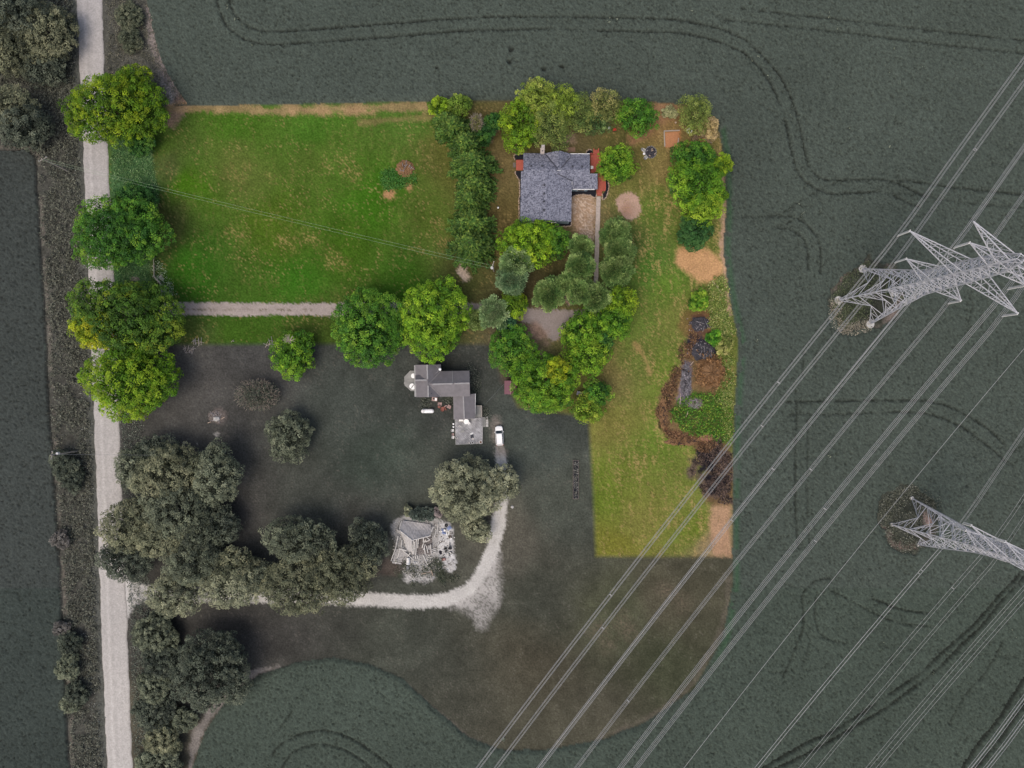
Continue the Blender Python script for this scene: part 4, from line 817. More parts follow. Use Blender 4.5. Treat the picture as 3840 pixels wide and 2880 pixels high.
scatter('barn_rubble', 'pale broken boards and rubble strewn round the collapsed barn', in_mask(sdf([(1475, 1950), (1640, 1945), (1690, 1975), (1700, 2060), (1715, 2130), (1640, 2140), (1600, 2185), (1520, 2160), (1470, 2090)]) + wob * .6 < 0, 520, rb), [(96, 92, 88), (160, 157, 152), (206, 203, 198)], rb, .42, .16, .3, 2)
# ---------------------------------------------------------------- shared materials for built things
def shingle_mat():
    m, nt, b = nmat('asphalt_shingles'); N, L = nt.nodes, nt.links
    tc = N.new('ShaderNodeTexCoord'); vo = N.new('ShaderNodeTexVoronoi'); vo.inputs['Scale'].default_value = 3.4
    mp = N.new('ShaderNodeMapping'); mp.inputs['Scale'].default_value = (1.0, 1.3, .2); L.new(tc.outputs['Object'], mp.inputs[0]); L.new(mp.outputs[0], vo.inputs['Vector'])
    nz = N.new('ShaderNodeTexNoise'); nz.inputs['Scale'].default_value = 5; nz.inputs['Detail'].default_value = 4; L.new(tc.outputs['Object'], nz.inputs['Vector'])
    mx = N.new('ShaderNodeMix'); mx.data_type = 'RGBA'; mx.inputs[0].default_value = .45; L.new(vo.outputs['Color'], mx.inputs[6]); L.new(nz.outputs[0], mx.inputs[7])
    bw = N.new('ShaderNodeRGBToBW'); L.new(mx.outputs[2], bw.inputs[0])
    rp = N.new('ShaderNodeValToRGB'); L.new(bw.outputs[0], rp.inputs[0]); e = rp.color_ramp.elements
    e[0].position = .25; e[0].color = (*alb((74, 77, 90)), 1); e[1].position = .72; e[1].color = (*alb((144, 146, 159)), 1)
    L.new(rp.outputs[0], b.inputs['Base Color']); b.inputs['Roughness'].default_value = .95; b.inputs['Specular IOR Level'].default_value = .15
    bp = N.new('ShaderNodeBump'); bp.inputs['Strength'].default_value = .35; bp.inputs['Distance'].default_value = .03; L.new(bw.outputs[0], bp.inputs['Height']); L.new(bp.outputs[0], b.inputs['Normal'])
    return m
def stripe_mat(name, c, per, axis=0, depth=.12, rough=.5, rot=0.0, var=.12, metal=0.0):
    """ribbed sheet / boards: stripes every `per` metres along an axis, plus wear"""
    m, nt, b = nmat(name); N, L = nt.nodes, nt.links; a = alb(c)
    tc = N.new('ShaderNodeTexCoord'); mp = N.new('ShaderNodeMapping'); mp.inputs['Rotation'].default_value = (0, 0, rot); L.new(tc.outputs['Object'], mp.inputs[0])
    wv = N.new('ShaderNodeTexWave'); wv.bands_direction = 'XYZ'[axis]; wv.inputs['Scale'].default_value = 1 / per * .314; wv.inputs['Distortion'].default_value = 0; L.new(mp.outputs[0], wv.inputs['Vector'])
    nz = N.new('ShaderNodeTexNoise'); nz.inputs['Scale'].default_value = 1.2; nz.inputs['Detail'].default_value = 6
    st = [6, 6, 6]; st[1 - axis] = .8
    mp2 = N.new('ShaderNodeMapping'); mp2.inputs['Scale'].default_value = st; L.new(mp.outputs[0], mp2.inputs[0]); L.new(mp2.outputs[0], nz.inputs['Vector'])
    nb = N.new('ShaderNodeTexNoise'); nb.inputs['Scale'].default_value = .9; nb.inputs['Detail'].default_value = 5; L.new(tc.outputs['Object'], nb.inputs['Vector'])
    ad = N.new('ShaderNodeMath'); ad.operation = 'MULTIPLY_ADD'; ad.inputs[1].default_value = depth; L.new(wv.outputs[1], ad.inputs[0])
    m1 = N.new('ShaderNodeMapRange'); m1.inputs[1].default_value = .3; m1.inputs[2].default_value = .7; m1.inputs[3].default_value = 1 - var; m1.inputs[4].default_value = 1 + var - depth; L.new(nz.outputs[0], m1.inputs[0]); L.new(m1.outputs[0], ad.inputs[2])
    m2 = N.new('ShaderNodeMapRange'); m2.inputs[1].default_value = .3; m2.inputs[2].default_value = .7; m2.inputs[3].default_value = 1 - var; m2.inputs[4].default_value = 1 + var; L.new(nb.outputs[0], m2.inputs[0])
    mu = N.new('ShaderNodeMath'); mu.operation = 'MULTIPLY'; L.new(ad.outputs[0], mu.inputs[0]); L.new(m2.outputs[0], mu.inputs[1])
    mx = N.new('ShaderNodeMix'); mx.data_type = 'RGBA'; mx.blend_type = 'MULTIPLY'; mx.inputs[0].default_value = 1; mx.inputs[6].default_value = (*a, 1); L.new(mu.outputs[0], mx.inputs[7])
    L.new(mx.outputs[2], b.inputs['Base Color']); b.inputs['Roughness'].default_value = rough; b.inputs['Metallic'].default_value = metal; b.inputs['Specular IOR Level'].default_value = .25
    bp = N.new('ShaderNodeBump'); bp.inputs['Strength'].default_value = .3; bp.inputs['Distance'].default_value = .03; L.new(wv.outputs[1], bp.inputs['Height']); L.new(bp.outputs[0], b.inputs['Normal'])
    return m
M_sh = shingle_mat()
M_siding = stripe_mat('pale_blue_siding', (150, 172, 184), .2, 2, .1)
M_trim = mat('white_trim', (222, 222, 220), .6, .06, 2)
M_glass = mat('window_glass', (50, 58, 66), .12, .1, 1, spec=.6)
M_door = mat('brown_door', (96, 66, 50), .6, .15, 3)
M_dark = mat('dark_vent', (58, 60, 68), .7, .2, 6)
M_red = mat('red_deck_paint', (178, 92, 76), .75, .12, 2.5)
M_redr = mat('red_rail_paint', (196, 98, 82), .7, .1, 3)
M_mulch = mat('black_mulch', (27, 28, 36), .95, .5, 7, bump=.8)
M_stone = mat('pale_edging_stone', (170, 150, 132), .9, .3, 5, bump=.5)
M_ashmix = mat('mixed_ash', (98, 95, 98), .95, .75, 1.6, bump=.9)
M_concg = mat('grey_concrete', (186, 184, 180), .9, .12, 2.5, bump=.2)
M_conc = mat('concrete', (178, 166, 156), .9, .14, 2.5, bump=.2)
M_brickc = mat('chimney_stone', (172, 164, 158), .9, .2, 5)
M_grey_ns = stripe_mat('ribbed_grey_roof_along_slope_x', (122, 118, 120), .30, 1, .16, .6)
M_grey_ew = stripe_mat('ribbed_grey_roof_along_slope_y', (122, 118, 120), .30, 0, .16, .6)
M_ridge = mat('ridge_flashing', (142, 140, 140), .5, .08, 2)
M_maroon = stripe_mat('maroon_ribbed_roof', (122, 84, 92), .30, 1, .14, .5)
M_gwall = stripe_mat('grey_siding', (150, 150, 148), .2, 2, .1)
M_deckg = stripe_mat('weathered_grey_deck', (150, 149, 150), .30, 1, .22, .9, R(45), .38)
M_decks = stripe_mat('weathered_porch_boards', (146, 146, 142), .25, 1, .16, .9, 0, .15)
M_white = mat('white_enamel', (250, 250, 248), .4, .05, 3)
M_plast = mat('white_plastic', (226, 224, 220), .5, .08, 4)
M_black = mat('black_plastic', (26, 26, 28), .6, .3, 6)
M_wood = mat('weathered_timber', (168, 160, 150), .9, .22, 4, stretch=(3, 3, 3))
M_woodd = mat('dark_old_timber', (112, 104, 98), .9, .3, 4)
M_pinkw = mat('pinkish_wood', (178, 150, 144), .8, .2, 4)
M_rust = mat('rusty_red_metal', (140, 88, 76), .8, .25, 4)
M_redm = mat('red_metal', (190, 70, 52), .5, .1, 4)
M_ash = mat('ash_and_charcoal', (60, 59, 64), .95, .6, 6, bump=.9)
M_ashl = mat('pale_ash', (148, 143, 144), .95, .4, 4, bump=.6)
M_log = mat('pale_log', (190, 170, 152), .9, .2, 5)
M_char = mat('charred_wood', (40, 38, 46), .95, .5, 6)
M_rub = mat('rubber', (52, 52, 54), .9, .3, 8)
M_steel = mat('galvanised_steel', (190, 190, 194), .5, .12, 2.0, metal=.0)
M_wire = mat('aluminium_wire', (160, 160, 158), .5, .08, 1.0)
M_blue = mat('blue_tarp', (128, 142, 178), .6, .25, 5)
M_earth = mat('dug_earth', (124, 96, 74), .95, .4, 4, bump=.8)
M_brush = mat('brown_brush', (126, 96, 66), .95, .5, 7, bump=1.0)
M_greym = mat('grey_metal', (120, 122, 126), .5, .15, 3)

# ---------------------------------------------------------------- shingled house
def hp(x, y, z=0.0): return G(1900 + x * .18987, 520 + y * .18987, z)
house = thing('shingled_house', 'grey blue shingled house with cross gables beside the red deck', 'house', hp(770, 800))
HL = Vector(house.location)
def hl(x, y, z=0.0): return hp(x, y, z) - HL
E1, R1, E2 = 3.0, 5.1, 3.9
ro = part('roof', M_sh, house, lambda b: (b.slab([hl(328, 283, E1), hl(1640, 300, E1), hl(1640, 612, R1), hl(328, 612, R1)], .16), b.slab([hl(328, 612, R1), hl(1640, 612, R1), hl(1640, 1000, E1), hl(328, 1000, E1)], .16)))
part('roof', M_sh, house, lambda b: (b.slab([hl(776, 590, R1 + .03), hl(770, 1606, R1 + .03), hl(268, 1628, E2), hl(285, 640, E2)], .16), b.slab([hl(776, 590, R1 + .03), hl(770, 1606, R1 + .03), hl(1276, 1640, E2), hl(1290, 640, E2)], .16)))
part('roof', M_sh, house, lambda b: (b.slab([hl(1030, 232, R1 - .06), hl(1030, 620, R1 - .06), hl(770, 620, E1), hl(768, 288, E1)], .16), b.slab([hl(1030, 232, R1 - .06), hl(1030, 620, R1 - .06), hl(1262, 620, E1), hl(1262, 296, E1)], .16)))
part('porch_roof', M_sh, house, lambda b: b.slab([hl(1643, 690, 4.62), hl(1790, 690, 4.62), hl(1796, 1000, 2.98), hl(1643, 1000, 2.98)], .14))
def hwall(b):
    p = lambda pts, z1: b.prism([(hp(x, y, z1) - HL).to_2d()[:] for x, y in pts], -.1, z1)
    f1 = [(350, 306), (1615, 320), (1615, 975), (350, 975)]; p(f1, 2.9)
    f2 = [(312, 720), (1255, 720), (1248, 1612), (296, 1612)]; p(f2, 3.75)
    f3 = [(800, 306), (1235, 306), (1235, 420), (800, 420)]; p(f3, 2.9)
    for X in (352, 1603): b.add([hl(X, 330, 2.85), hl(X, 975, 2.85), hl(X, 612, 4.9), hl(X + 12, 330, 2.85), hl(X + 12, 975, 2.85), hl(X + 12, 612, 4.9)], [(0, 1, 2), (5, 4, 3), (0, 2, 5, 3), (1, 4, 5, 2)])
    b.add([hl(300, 1612, 3.7), hl(1246, 1612, 3.7), hl(772, 1580, 4.95), hl(300, 1604, 3.7), hl(1246, 1604, 3.7), hl(772, 1572, 4.95)], [(0, 1, 2), (5, 4, 3), (0, 2, 5, 3), (1, 4, 5, 2)])
    b.add([hl(800, 312, 2.85), hl(1235, 312, 2.85), hl(1030, 262, 4.8), hl(800, 320, 2.85), hl(1235, 320, 2.85), hl(1030, 270, 4.8)], [(0, 1, 2), (5, 4, 3), (0, 2, 5, 3), (1, 4, 5, 2)])
part('wall', M_siding, house, hwall)
for p, q in (((1262, 300, E1 - .03), (1640, 300, E1 - .03)), ((1300, 1004, E1 - .05), (1735, 1004, E1 - .05)), ((1288, 845, 3.75), (1288, 905, 3.75)), ((288, 815, 3.85), (325, 800, 3.85)), ((640, 1606, 4.6), (880, 1606, 4.6))):
    part('fascia', M_trim, house, lambda b: b.bar(hl(*p), hl(*q), .14, .16))

def valley(b):
    for p, q in (((768, 318, 3.32), (1000, 592, R1 + .02)), ((1258, 372, 3.6), (1075, 580, R1 - .02)), ((1000, 690, 4.72), (1292, 835, 4.0))): b.bar(hl(*p) + Vector((0, 0, .06)), hl(*q) + Vector((0, 0, .06)), .13, .05)
part('valley_flashing', M_dark, house, valley)
for x, y, z in ((485, 540, 4.65), (700, 540, 4.65), (1303, 548, 4.7), (1495, 550, 4.7), (745, 920, 5.1), (742, 1083, 5.1), (736, 1240, 5.1), (735, 1405, 5.1)):
    v = part('roof_vent', M_dark, house, lambda b: b.box(hl(x, y, z) + Vector((0, 0, .1)), (.42, .42, .28), taper=.8))
for x, y, z in ((965, 355, 4.7), (1080, 415, 4.75), (490, 1140, 4.6)):
    part('plumbing_pipe', M_dark, house, lambda b: b.tube([hl(x, y, z - .1), hl(x, y, z + .35)], .07, 8))
part('ridge_cap', M_trim, house, lambda b: b.bar(hl(1000, 628, R1 + .1), hl(1066, 628, R1 + .1), .1, .08))
ch = part('chimney', M_brickc, house, lambda b: b.box(hl(708, 262, 3.1), (.75, 1.15, 6.4)))
part('chimney_cap', M_conc, ch, lambda b: b.box(hl(706, 240, 6.38), (.9, 1.3, .14)))
part('flue', M_dark, ch, lambda b: b.tube([hl(706, 240, 6.4), hl(706, 240, 6.8)], .13, 8))
for x, y, sx, sy in ((520, 1700, 1.2, .06), (900, 1700, 1.5, .06), (315, 1150, .06, 1.3), (308, 1400, .06, 1.3), (1450, 1056, 1.5, .06), (344, 520, .06, .0)):
    if sy == .0:
        dr = part('door', M_door, house, lambda b: b.box(hl(343, 530, 0) + Vector((0, 0, 1.35)), (.08, .95, 2.05))); part('handle', M_trim, dr, lambda b: b.blob(tuple(hl(343, 530, 0) + Vector((-.08, .35, 1.3))), .05)); continue
    w = part('window', M_trim, house, lambda b: b.box(hl(x, y, 0) + Vector((0, 0, 1.7)), (sx + .12, sy + .06, 1.25)))
    part('pane', M_glass, w, lambda b: b.box(hl(x, y, 0) + Vector((0, -.02 if sy < .1 else 0, 1.7)) + (Vector((-.03, 0, 0)) if sx < .1 else Vector((0, -.03, 0))), (sx, sy + .04, 1.1)))
# decks
def planks(b, x0, x1, y0, y1, z, f, w=.15, along='x', gap=.012):
    """deck boards between pixel bounds mapped by f"""
    a, c = f(x0, y0), f(x1, y1); X0, X1 = sorted((a.x, c.x)); Y0, Y1 = sorted((a.y, c.y))
    if along == 'x':
        y = Y0
        while y < Y1 - .02: b.box(((X0 + X1) / 2, y + w / 2, z), (X1 - X0, min(w, Y1 - y) - gap, .04)); y += w
    else:
        x = X0
        while x < X1 - .02: b.box((x + w / 2, (Y0 + Y1) / 2, z), (min(w, X1 - x) - gap, Y1 - Y0, .04)); x += w
deck = thing('red_deck', 'red painted timber deck along the east side of the shingled house', 'deck', hp(1800, 690)); DL = Vector(deck.location); dl_ = lambda x, y, z=0.0: hp(x, y) - DL + Vector((0, 0, z))
part('decking', M_red, deck, lambda b: (planks(b, 1652, 1838, 325, 688, .5, dl_), planks(b, 1800, 1938, 692, 1045, .5, dl_)))
part('deck_frame', M_red, deck, lambda b: (b.box((dl_(1745, 506, .22)), (6.6 * .33, 4.2, .48)), b.box((dl_(1869, 868, .22)), (1.6, 4.1, .48))))
for i, (y0, y1, z) in enumerate(((1046, 1070, .38), (1072, 1098, .25), (1100, 1128, .12))): part('step', M_red, deck, lambda b: planks(b, 1772, 1882, y0, y1, z, dl_, .14))
for i, (y0, y1, z) in enumerate(((270, 318, .36), (225, 268, .2))): part('step', M_red, deck, lambda b: planks(b, 1718, 1802, y0, y1, z, dl_, .14))
def rails(b, segs, f, z=1.4, z0=.5):
    for p, q in segs:
        P, Q = f(*p), f(*q); b.bar(P + Vector((0, 0, z)), Q + Vector((0, 0, z)), .12, .06); b.bar(P + Vector((0, 0, z0 + .12)), Q + Vector((0, 0, z0 + .12)), .06, .06)
        n = max(2, int((Q - P).length / .35))
        for k in range(n + 1):
            c = P.lerp(Q, k / n); b.bar(c + Vector((0, 0, z0)), c + Vector((0, 0, z)), .05 if 0 < k < n else .1)
part('railing', M_redr, deck, lambda b: rails(b, (((1640, 328), (1712, 328)), ((1808, 328), (1872, 328)), ((1936, 700), (1936, 1042)), ((1885, 1045), (1936, 1045)), ((1768, 1045), (1800, 1045)), ((1838, 400), (1838, 690))), dl_))
for x in (1712, 1806): part('stair_railing', M_redr, deck, lambda b: rails(b, (((x, 225), (x, 325)),), dl_, 1.2, .1))
wp = thing('red_porch', 'small red painted porch on the west side of the shingled house', 'porch', hp(255, 530)); WL = Vector(wp.location); wl_ = lambda x, y, z=0.0: hp(x, y) - WL + Vector((0, 0, z))
part('decking', M_red, wp, lambda b: planks(b, 187, 342, 428, 632, .4, wl_)); part('deck_frame', M_red, wp, lambda b: b.box(wl_(266, 530, .17), (1.75, 2.3, .4)))
tag(MB().box(hp(152, 522) + Vector((0, 0, .08)), (.62, 1.1, .14)).build('stone_step', M_woodd), 'dark slab step on the grass before the small red porch', 'step')
ck = thing('white_cooler', 'white box with a lid on the red deck', 'cooler', hp(1675, 592) + Vector((0, 0, .52))); part('body', M_plast, ck, lambda b: b.box((0, 0, .22), (.55, .62, .44), taper=1.03)); part('lid', M_white, ck, lambda b: b.box((0, 0, .47), (.6, .68, .07), taper=.94))
bd = tag(MB().box(hp(1258, 220) + Vector((0, 0, .07)), (2.25, 1.05, .1)).build('brown_board', mat('brown_panel', (132, 106, 88), .9, .15, 4)), 'brown panel lying on the grass north of the shingled house', 'panel')
# mulch beds with stone edging
def bed(label, pts, edge, f=hp):
    P = [f(x, y).to_2d() for x, y in pts]; c = sum(P, Vector((0, 0))) / len(P); t = thing('mulch_bed', label, 'flower bed', (c.x, c.y, 0), 0, 'mulch beds round the shingled house')
    part('mulch', M_mulch, t, lambda b: b.prism([(p - c)[:] for p in P], -.05, .10))
    def st(b):
        E = [f(x, y).to_2d() - c for x, y in edge]
        for p, q in zip(E[:-1], E[1:]):
            n = max(1, int((q - p).length / .27))
            for k in range(n):
                s = p.lerp(q, (k + .5) / n); b.blob((s.x + random.uniform(-.05, .05), s.y + random.uniform(-.05, .05), .1), random.uniform(.13, .2), 6, 3, .3, 1.1, 1.1, .8)
    tag(part('edging_stones', M_stone, t, st), kind='stuff')
bed('black mulch bed with stone edge north of the small red porch', [(150, 320), (335, 310), (335, 425), (170, 425)], [(335, 300), (215, 308), (145, 325), (143, 380), (172, 432)])
bed('black mulch bed with stone edge south of the small red porch', [(170, 645), (335, 637), (335, 800), (290, 835), (245, 790), (195, 730)], [(172, 640), (172, 690), (200, 750), (240, 815)])
bed('narrow black mulch strip along the west wall of the shingled house', [(250, 830), (300, 830), (290, 1640), (250, 1640)], [(246, 820), (255, 1000), (262, 1130), (242, 1180), (246, 1450), (246, 1640)])
bed('black mulch bed along the south wall of the shingled house', [(270, 1640), (1280, 1640), (1272, 1725), (1050, 1730), (700, 1720), (270, 1690)], [(1280, 1640), (1272, 1722), (1180, 1738), (1050, 1732), (700, 1722)])
bed('black mulch bed in the corner beside the deck steps', [(1262, 975), (1765, 975), (1765, 1150), (1730, 1165), (1660, 1120), (1500, 1108), (1380, 1112), (1262, 1160)], [(1270, 1165), (1380, 1116), (1500, 1108), (1640, 1116), (1730, 1168), (1772, 1150), (1772, 1085)])
bed('curved black mulch bed outside the east rail of the red deck', [(1945, 720), (1990, 765), (2008, 850), (2018, 950), (1988, 1080), (1958, 1160), (1905, 1205), (1905, 1090), (1945, 1045)], [(1995, 760), (2014, 880), (2022, 960), (1994, 1080), (1960, 1170), (1890, 1215), (1884, 1090)])
bed('small black mulch bed with arched stones beside the northern deck steps', [(1570, 300), (1598, 240), (1645, 215), (1690, 245), (1705, 320), (1620, 330)], [(1560, 290), (1590, 235), (1640, 205), (1695, 240)])
# concrete walk
walk = thing('concrete_walk', 'long straight concrete walk from deck steps to the pines', 'path', G(2240, 900)); y = 737
while y < 1062:
    h_ = 19.0; xc = 2244 - (y - 737) * .030; part('slab', M_conc, walk, lambda b: b.box(G(xc, y + h_ / 2) - walk.location + Vector((random.uniform(-.02, .02), 0, .04 + random.uniform(0, .012))), (1.0, h_ / PXM - .03, .12), random.uniform(-.01, .01))); y += h_
# ---------------------------------------------------------------- grey metal roofed farmhouse
def fp(x, y, z=0.0): return G(1500 + x * .16275, 1350 + y * .16275, z)
farm = thing('farmhouse', 'farmhouse with ribbed grey metal cross gable roof', 'house', fp(645, 540)); FL = Vector(farm.location); fl = lambda x, y, z=0.0: fp(x, y, z) - FL
e, r_ = 4.6, 7.2
part('roof', M_grey_ns, farm, lambda b: (b.slab([fl(350, 112, e), fl(632, 108, r_), fl(650, 857, r_), fl(376, 857, e)], .14), b.slab([fl(632, 108, r_), fl(942, 100, e), fl(952, 850, e), fl(650, 857, r_)], .14)))
part('roof', M_grey_ew, farm, lambda b: (b.slab([fl(640, 548, r_ - .02), fl(640, 262, e), fl(1600, 245, e), fl(1606, 535, r_ - .02)], .14), b.slab([fl(640, 548, r_ - .02), fl(1606, 535, r_ - .02), fl(1614, 838, e), fl(640, 850, e)], .14)))
part('roof', M_grey_ew, farm, lambda b: (b.slab([fl(352, 465, r_ - .35), fl(640, 462, r_ - .35), fl(640, 350, e + 1.0), fl(352, 352, e + 1.0)], .14), b.slab([fl(352, 465, r_ - .35), fl(640, 462, r_ - .35), fl(640, 585, e + .6), fl(362, 582, e + .6)], .14)))
part('roof', M_grey_ns, farm, lambda b: (b.slab([fl(1222, 842, 3.0), fl(1455, 815, 4.5), fl(1482, 1365, 4.5), fl(1245, 1372, 3.0)], .14), b.slab([fl(1455, 815, 4.5), fl(1732, 772, 3.0), fl(1735, 1345, 3.0), fl(1482, 1365, 4.5)], .14)))
for p, q in (((625, 108, r_), (636, 440, r_)), ((645, 590, r_), (652, 855, r_)), ((750, 560, r_), (1210, 545, r_)), ((1255, 545, r_), (1600, 533, r_)), ((1458, 820, 4.5), (1482, 1362, 4.5)), ((355, 467, r_ - .33), (620, 463, r_ - .33))):
    part('ridge_cap', M_ridge, farm, lambda b: b.bar(fl(*p) + Vector((0, 0, .05)), fl(*q) + Vector((0, 0, .05)), .34, .05))
part('ridge_cap', M_ridge, farm, lambda b: b.bar(fl(1210, 252, e) + Vector((0, 0, .1)), fl(1216, 545, r_) + Vector((0, 0, .08)), .22, .05))
part('valley_flashing', M_ridge, farm, lambda b: (b.bar(fl(665, 545, r_ - .1) + Vector((0, 0, .08)), fl(940, 262, e) + Vector((0, 0, .1)), .14, .04), b.bar(fl(690, 585, r_ - .3) + Vector((0, 0, .08)), fl(950, 850, e) + Vector((0, 0, .1)), .14, .04)))
def fwall(b):
    pr = lambda pts, z1: b.prism([(fp(x, y) - FL).to_2d()[:] for x, y in pts], -.1, z1)
    pr([(385, 135), (925, 130), (930, 835), (395, 840)], 4.5); pr([(925, 290), (1590, 275), (1595, 815), (925, 825)], 4.5); pr([(1250, 780), (1715, 800), (1715, 1345), (1260, 1350)], 2.95)
    for y in (135, 832): b.add([fl(388, y, 4.4), fl(925, y, 4.4), fl(640, y, 7.0), fl(388, y + 8, 4.4), fl(925, y + 8, 4.4), fl(640, y + 8, 7.0)], [(0, 1, 2), (5, 4, 3), (0, 2, 5, 3), (1, 4, 5, 2)])
    b.add([fl(1586, 280, 4.4), fl(1586, 810, 4.4), fl(1586, 540, 7.0), fl(1578, 280, 4.4), fl(1578, 810, 4.4), fl(1578, 540, 7.0)], [(0, 1, 2), (5, 4, 3), (0, 2, 5, 3), (1, 4, 5, 2)])
    b.add([fl(1262, 1342, 2.9), fl(1714, 1336, 2.9), fl(1480, 1340, 4.35), fl(1262, 1336, 2.9), fl(1714, 1330, 2.9), fl(1480, 1334, 4.35)], [(0, 1, 2), (5, 4, 3), (0, 2, 5, 3), (1, 4, 5, 2)])
part('wall', M_gwall, farm, fwall)
part('gutter', M_trim, farm, lambda b: b.bar(fl(1735, 775, 2.95), fl(1730, 1240, 2.95), .14, .12))
fc = part('flue', M_white, farm, lambda b: (b.tube([fl(930, 225, 4.0), fl(922, 214, 8.2)], .16, 10), b.lathe(tuple(fl(922, 214, 8.2)), [(.3, 0), (.3, .1), (.05, .28)], 12)))
part('stay_wire', M_ridge, fc, lambda b: (b.bar(fl(922, 214, 7.9), fl(800, 115, 6.0), .05), b.bar(fl(922, 214, 7.9), fl(795, 335, 6.1), .05)))
part('vent_pipe', M_dark, farm, lambda b: b.tube([fl(725, 778, 6.0), fl(725, 778, 6.9)], .1, 8))
for x, y, sx, sy, z in ((500, 840, 1.0, .06, 1.7), (780, 840, 1.0, .06, 1.7), (1050, 824, 1.2, .06, 1.7), (388, 300, .06, 1.0, 3.3), (390, 700, .06, 1.1, 1.7), (1594, 420, .06, 1.1, 1.7), (1594, 660, .06, 1.1, 1.7), (1716, 1000, .06, 1.0, 1.6), (1400, 1350, 1.4, .06, 1.5)):
    w = part('window', M_trim, farm, lambda b: b.box(fl(x, y, 0) + Vector((0, 0, z)), (sx + .1, sy + .06, 1.3))); part('pane', M_glass, w, lambda b: b.box(fl(x, y, 0) + Vector((0, 0, z)), (sx if sx > .1 else .15, sy if sy > .1 else .15, 1.12)))
# octagonal porch
op = thing('octagonal_porch', 'octagonal grey board porch at the west end of the farmhouse', 'porch', fp(240, 480)); OL = Vector(op.location)
OCT = [(240, 248), (395, 245), (395, 715), (258, 716), (112, 582), (106, 388)]
part('decking', M_decks, op, lambda b: b.prism([(fp(x, y) - OL).to_2d()[:] for x, y in OCT], .35, .6))
part('step', M_decks, op, lambda b: b.prism([(fp(x, y) - OL).to_2d()[:] for x, y in ((104, 502), (258, 508), (258, 562), (100, 556))], .6, .68))
part('skirt', M_woodd, op, lambda b: b.prism([((fp(x, y) - OL).to_2d() * .97)[:] for x, y in OCT], -.05, .36))
def round_table(label, loc, r, seam=None):
    t = thing('round_table', label, 'table', loc)
    def top(b):
        if seam is None: b.lathe((0, 0, .7), [(r, 0), (r, .05), (r * .97, .06)], 20); return
        for s_ in (0, math.pi):
            a = [seam + s_ + math.pi * k / 9 for k in range(10)]; o = Vector((math.cos(seam + s_ + math.pi / 2), math.sin(seam + s_ + math.pi / 2))) * .09
            b.prism([(r * math.cos(q) + o.x, r * math.sin(q) + o.y) for q in a], .7, .76)
    part('top', M_white, t, top)
    for k in range(4): a = k * math.pi / 2 + .6; part('leg', M_plast, t, lambda b: b.bar((r * .6 * math.cos(a), r * .6 * math.sin(a), 0), (r * .5 * math.cos(a), r * .5 * math.sin(a), .71), .05))
    return t
round_table('white round table on the octagonal porch, north one', fp(328, 366) + Vector((0, 0, .6)), .58)
round_table('white round table split by a dark gap on the octagonal porch', fp(305, 610) + Vector((0, 0, .6)), .66, R(52))
# side porch and big deck
sp = thing('side_porch', 'small grey porch with pale railing east of the garage wing', 'porch', fp(1812, 1178)); SL = Vector(sp.location); sl_ = lambda x, y, z=0.0: fp(x, y) - SL + Vector((0, 0, z))
part('decking', M_decks, sp, lambda b: planks(b, 1722, 1892, 1048, 1308, .9, sl_, .15, 'y')); part('deck_frame', M_woodd, sp, lambda b: b.box(sl_(1807, 1178, .43), (1.6, 2.6, .85)))
part('railing', M_wood, sp, lambda b: rails(b, (((1735, 1048), (1890, 1050)), ((1890, 1050), (1893, 1305))), sl_, 1.9, .9))
def cp_(x, y, z=0.0): return G(1680 + x * .09946, 1560 + y * .09946, z)
gd = thing('grey_deck', 'large weathered grey deck with diagonal boards behind the garage wing', 'deck', cp_(800, 560)); GL = Vector(gd.location); gl_ = lambda x, y, z=0.0: cp_(x, y) - GL + Vector((0, 0, z))
DKP = [(275, 100), (1315, 45), (1303, 1025), (302, 1062)]
part('decking', M_deckg, gd, lambda b: b.prism([gl_(x, y).to_2d()[:] for x, y in DKP], .5, .6))
part('deck_frame', M_woodd, gd, lambda b: b.prism([(gl_(x, y) * .985).to_2d()[:] for x, y in DKP], -.05, .5))
part('edge_board', M_decks, gd, lambda b: (b.bar(gl_(302, 1064, .58), gl_(1303, 1028, .58), .16, .1), b.bar(gl_(1305, 1028, .58), gl_(1318, 45, .58), .12, .1), b.bar(gl_(298, 1064, .58), gl_(272, 150, .58), .14, .1)))
for i in range(3): part('step', M_decks, gd, lambda b: b.box(gl_(1335 + i * 32, 225, .42 - i * .14), (.28, 2.3, .06)))
for i in range(4):
    tag(MB().box(cp_(1475, 65 + i * 100 + random.uniform(-4, 4)) + Vector((0, 0, .03)), (.54, .56, .08), random.uniform(-.04, .04)).build('paving_slab', M_concg), 'pale square paving slab in the row of four beside the deck steps', 'paving slab', 'paving slabs beside the deck steps')
round_table('white round patio table at the north edge of the large grey deck', cp_(705, 195) + Vector((0, 0, .6)), .62)
def plastic_chair(label, loc, rz, m=M_plast, group=None, s=1.0):
    t = thing('garden_chair', label, 'chair', loc, rz, group); t.scale = (s, s, s)
    part('seat', m, t, lambda b: b.box((0, 0, .42), (.48, .48, .05)))
    part('backrest', m, t, lambda b: [b.bar((x, .22, .44), (x * 1.15, .38, .95), .09, .03, (0, 1, 0)) for x in (-.18, -.06, .06, .18)])
    part('armrest', m, t, lambda b: b.bar((-.28, -.2, .64), (-.28, .26, .66), .09, .04)); part('armrest', m, t, lambda b: b.bar((.28, -.2, .64), (.28, .26, .66), .09, .04))
    for x in (-.24, .24):
        for y in (-.2, .22): part('leg', m, t, lambda b: b.bar((x, y, 0), (x * .95, y * .95, .62 if y < 0 else .42), .05))
    return t
plastic_chair('white chair pulled up to the patio table on the large grey deck', cp_(800, 270) + Vector((0, 0, .6)), R(215), M_white)
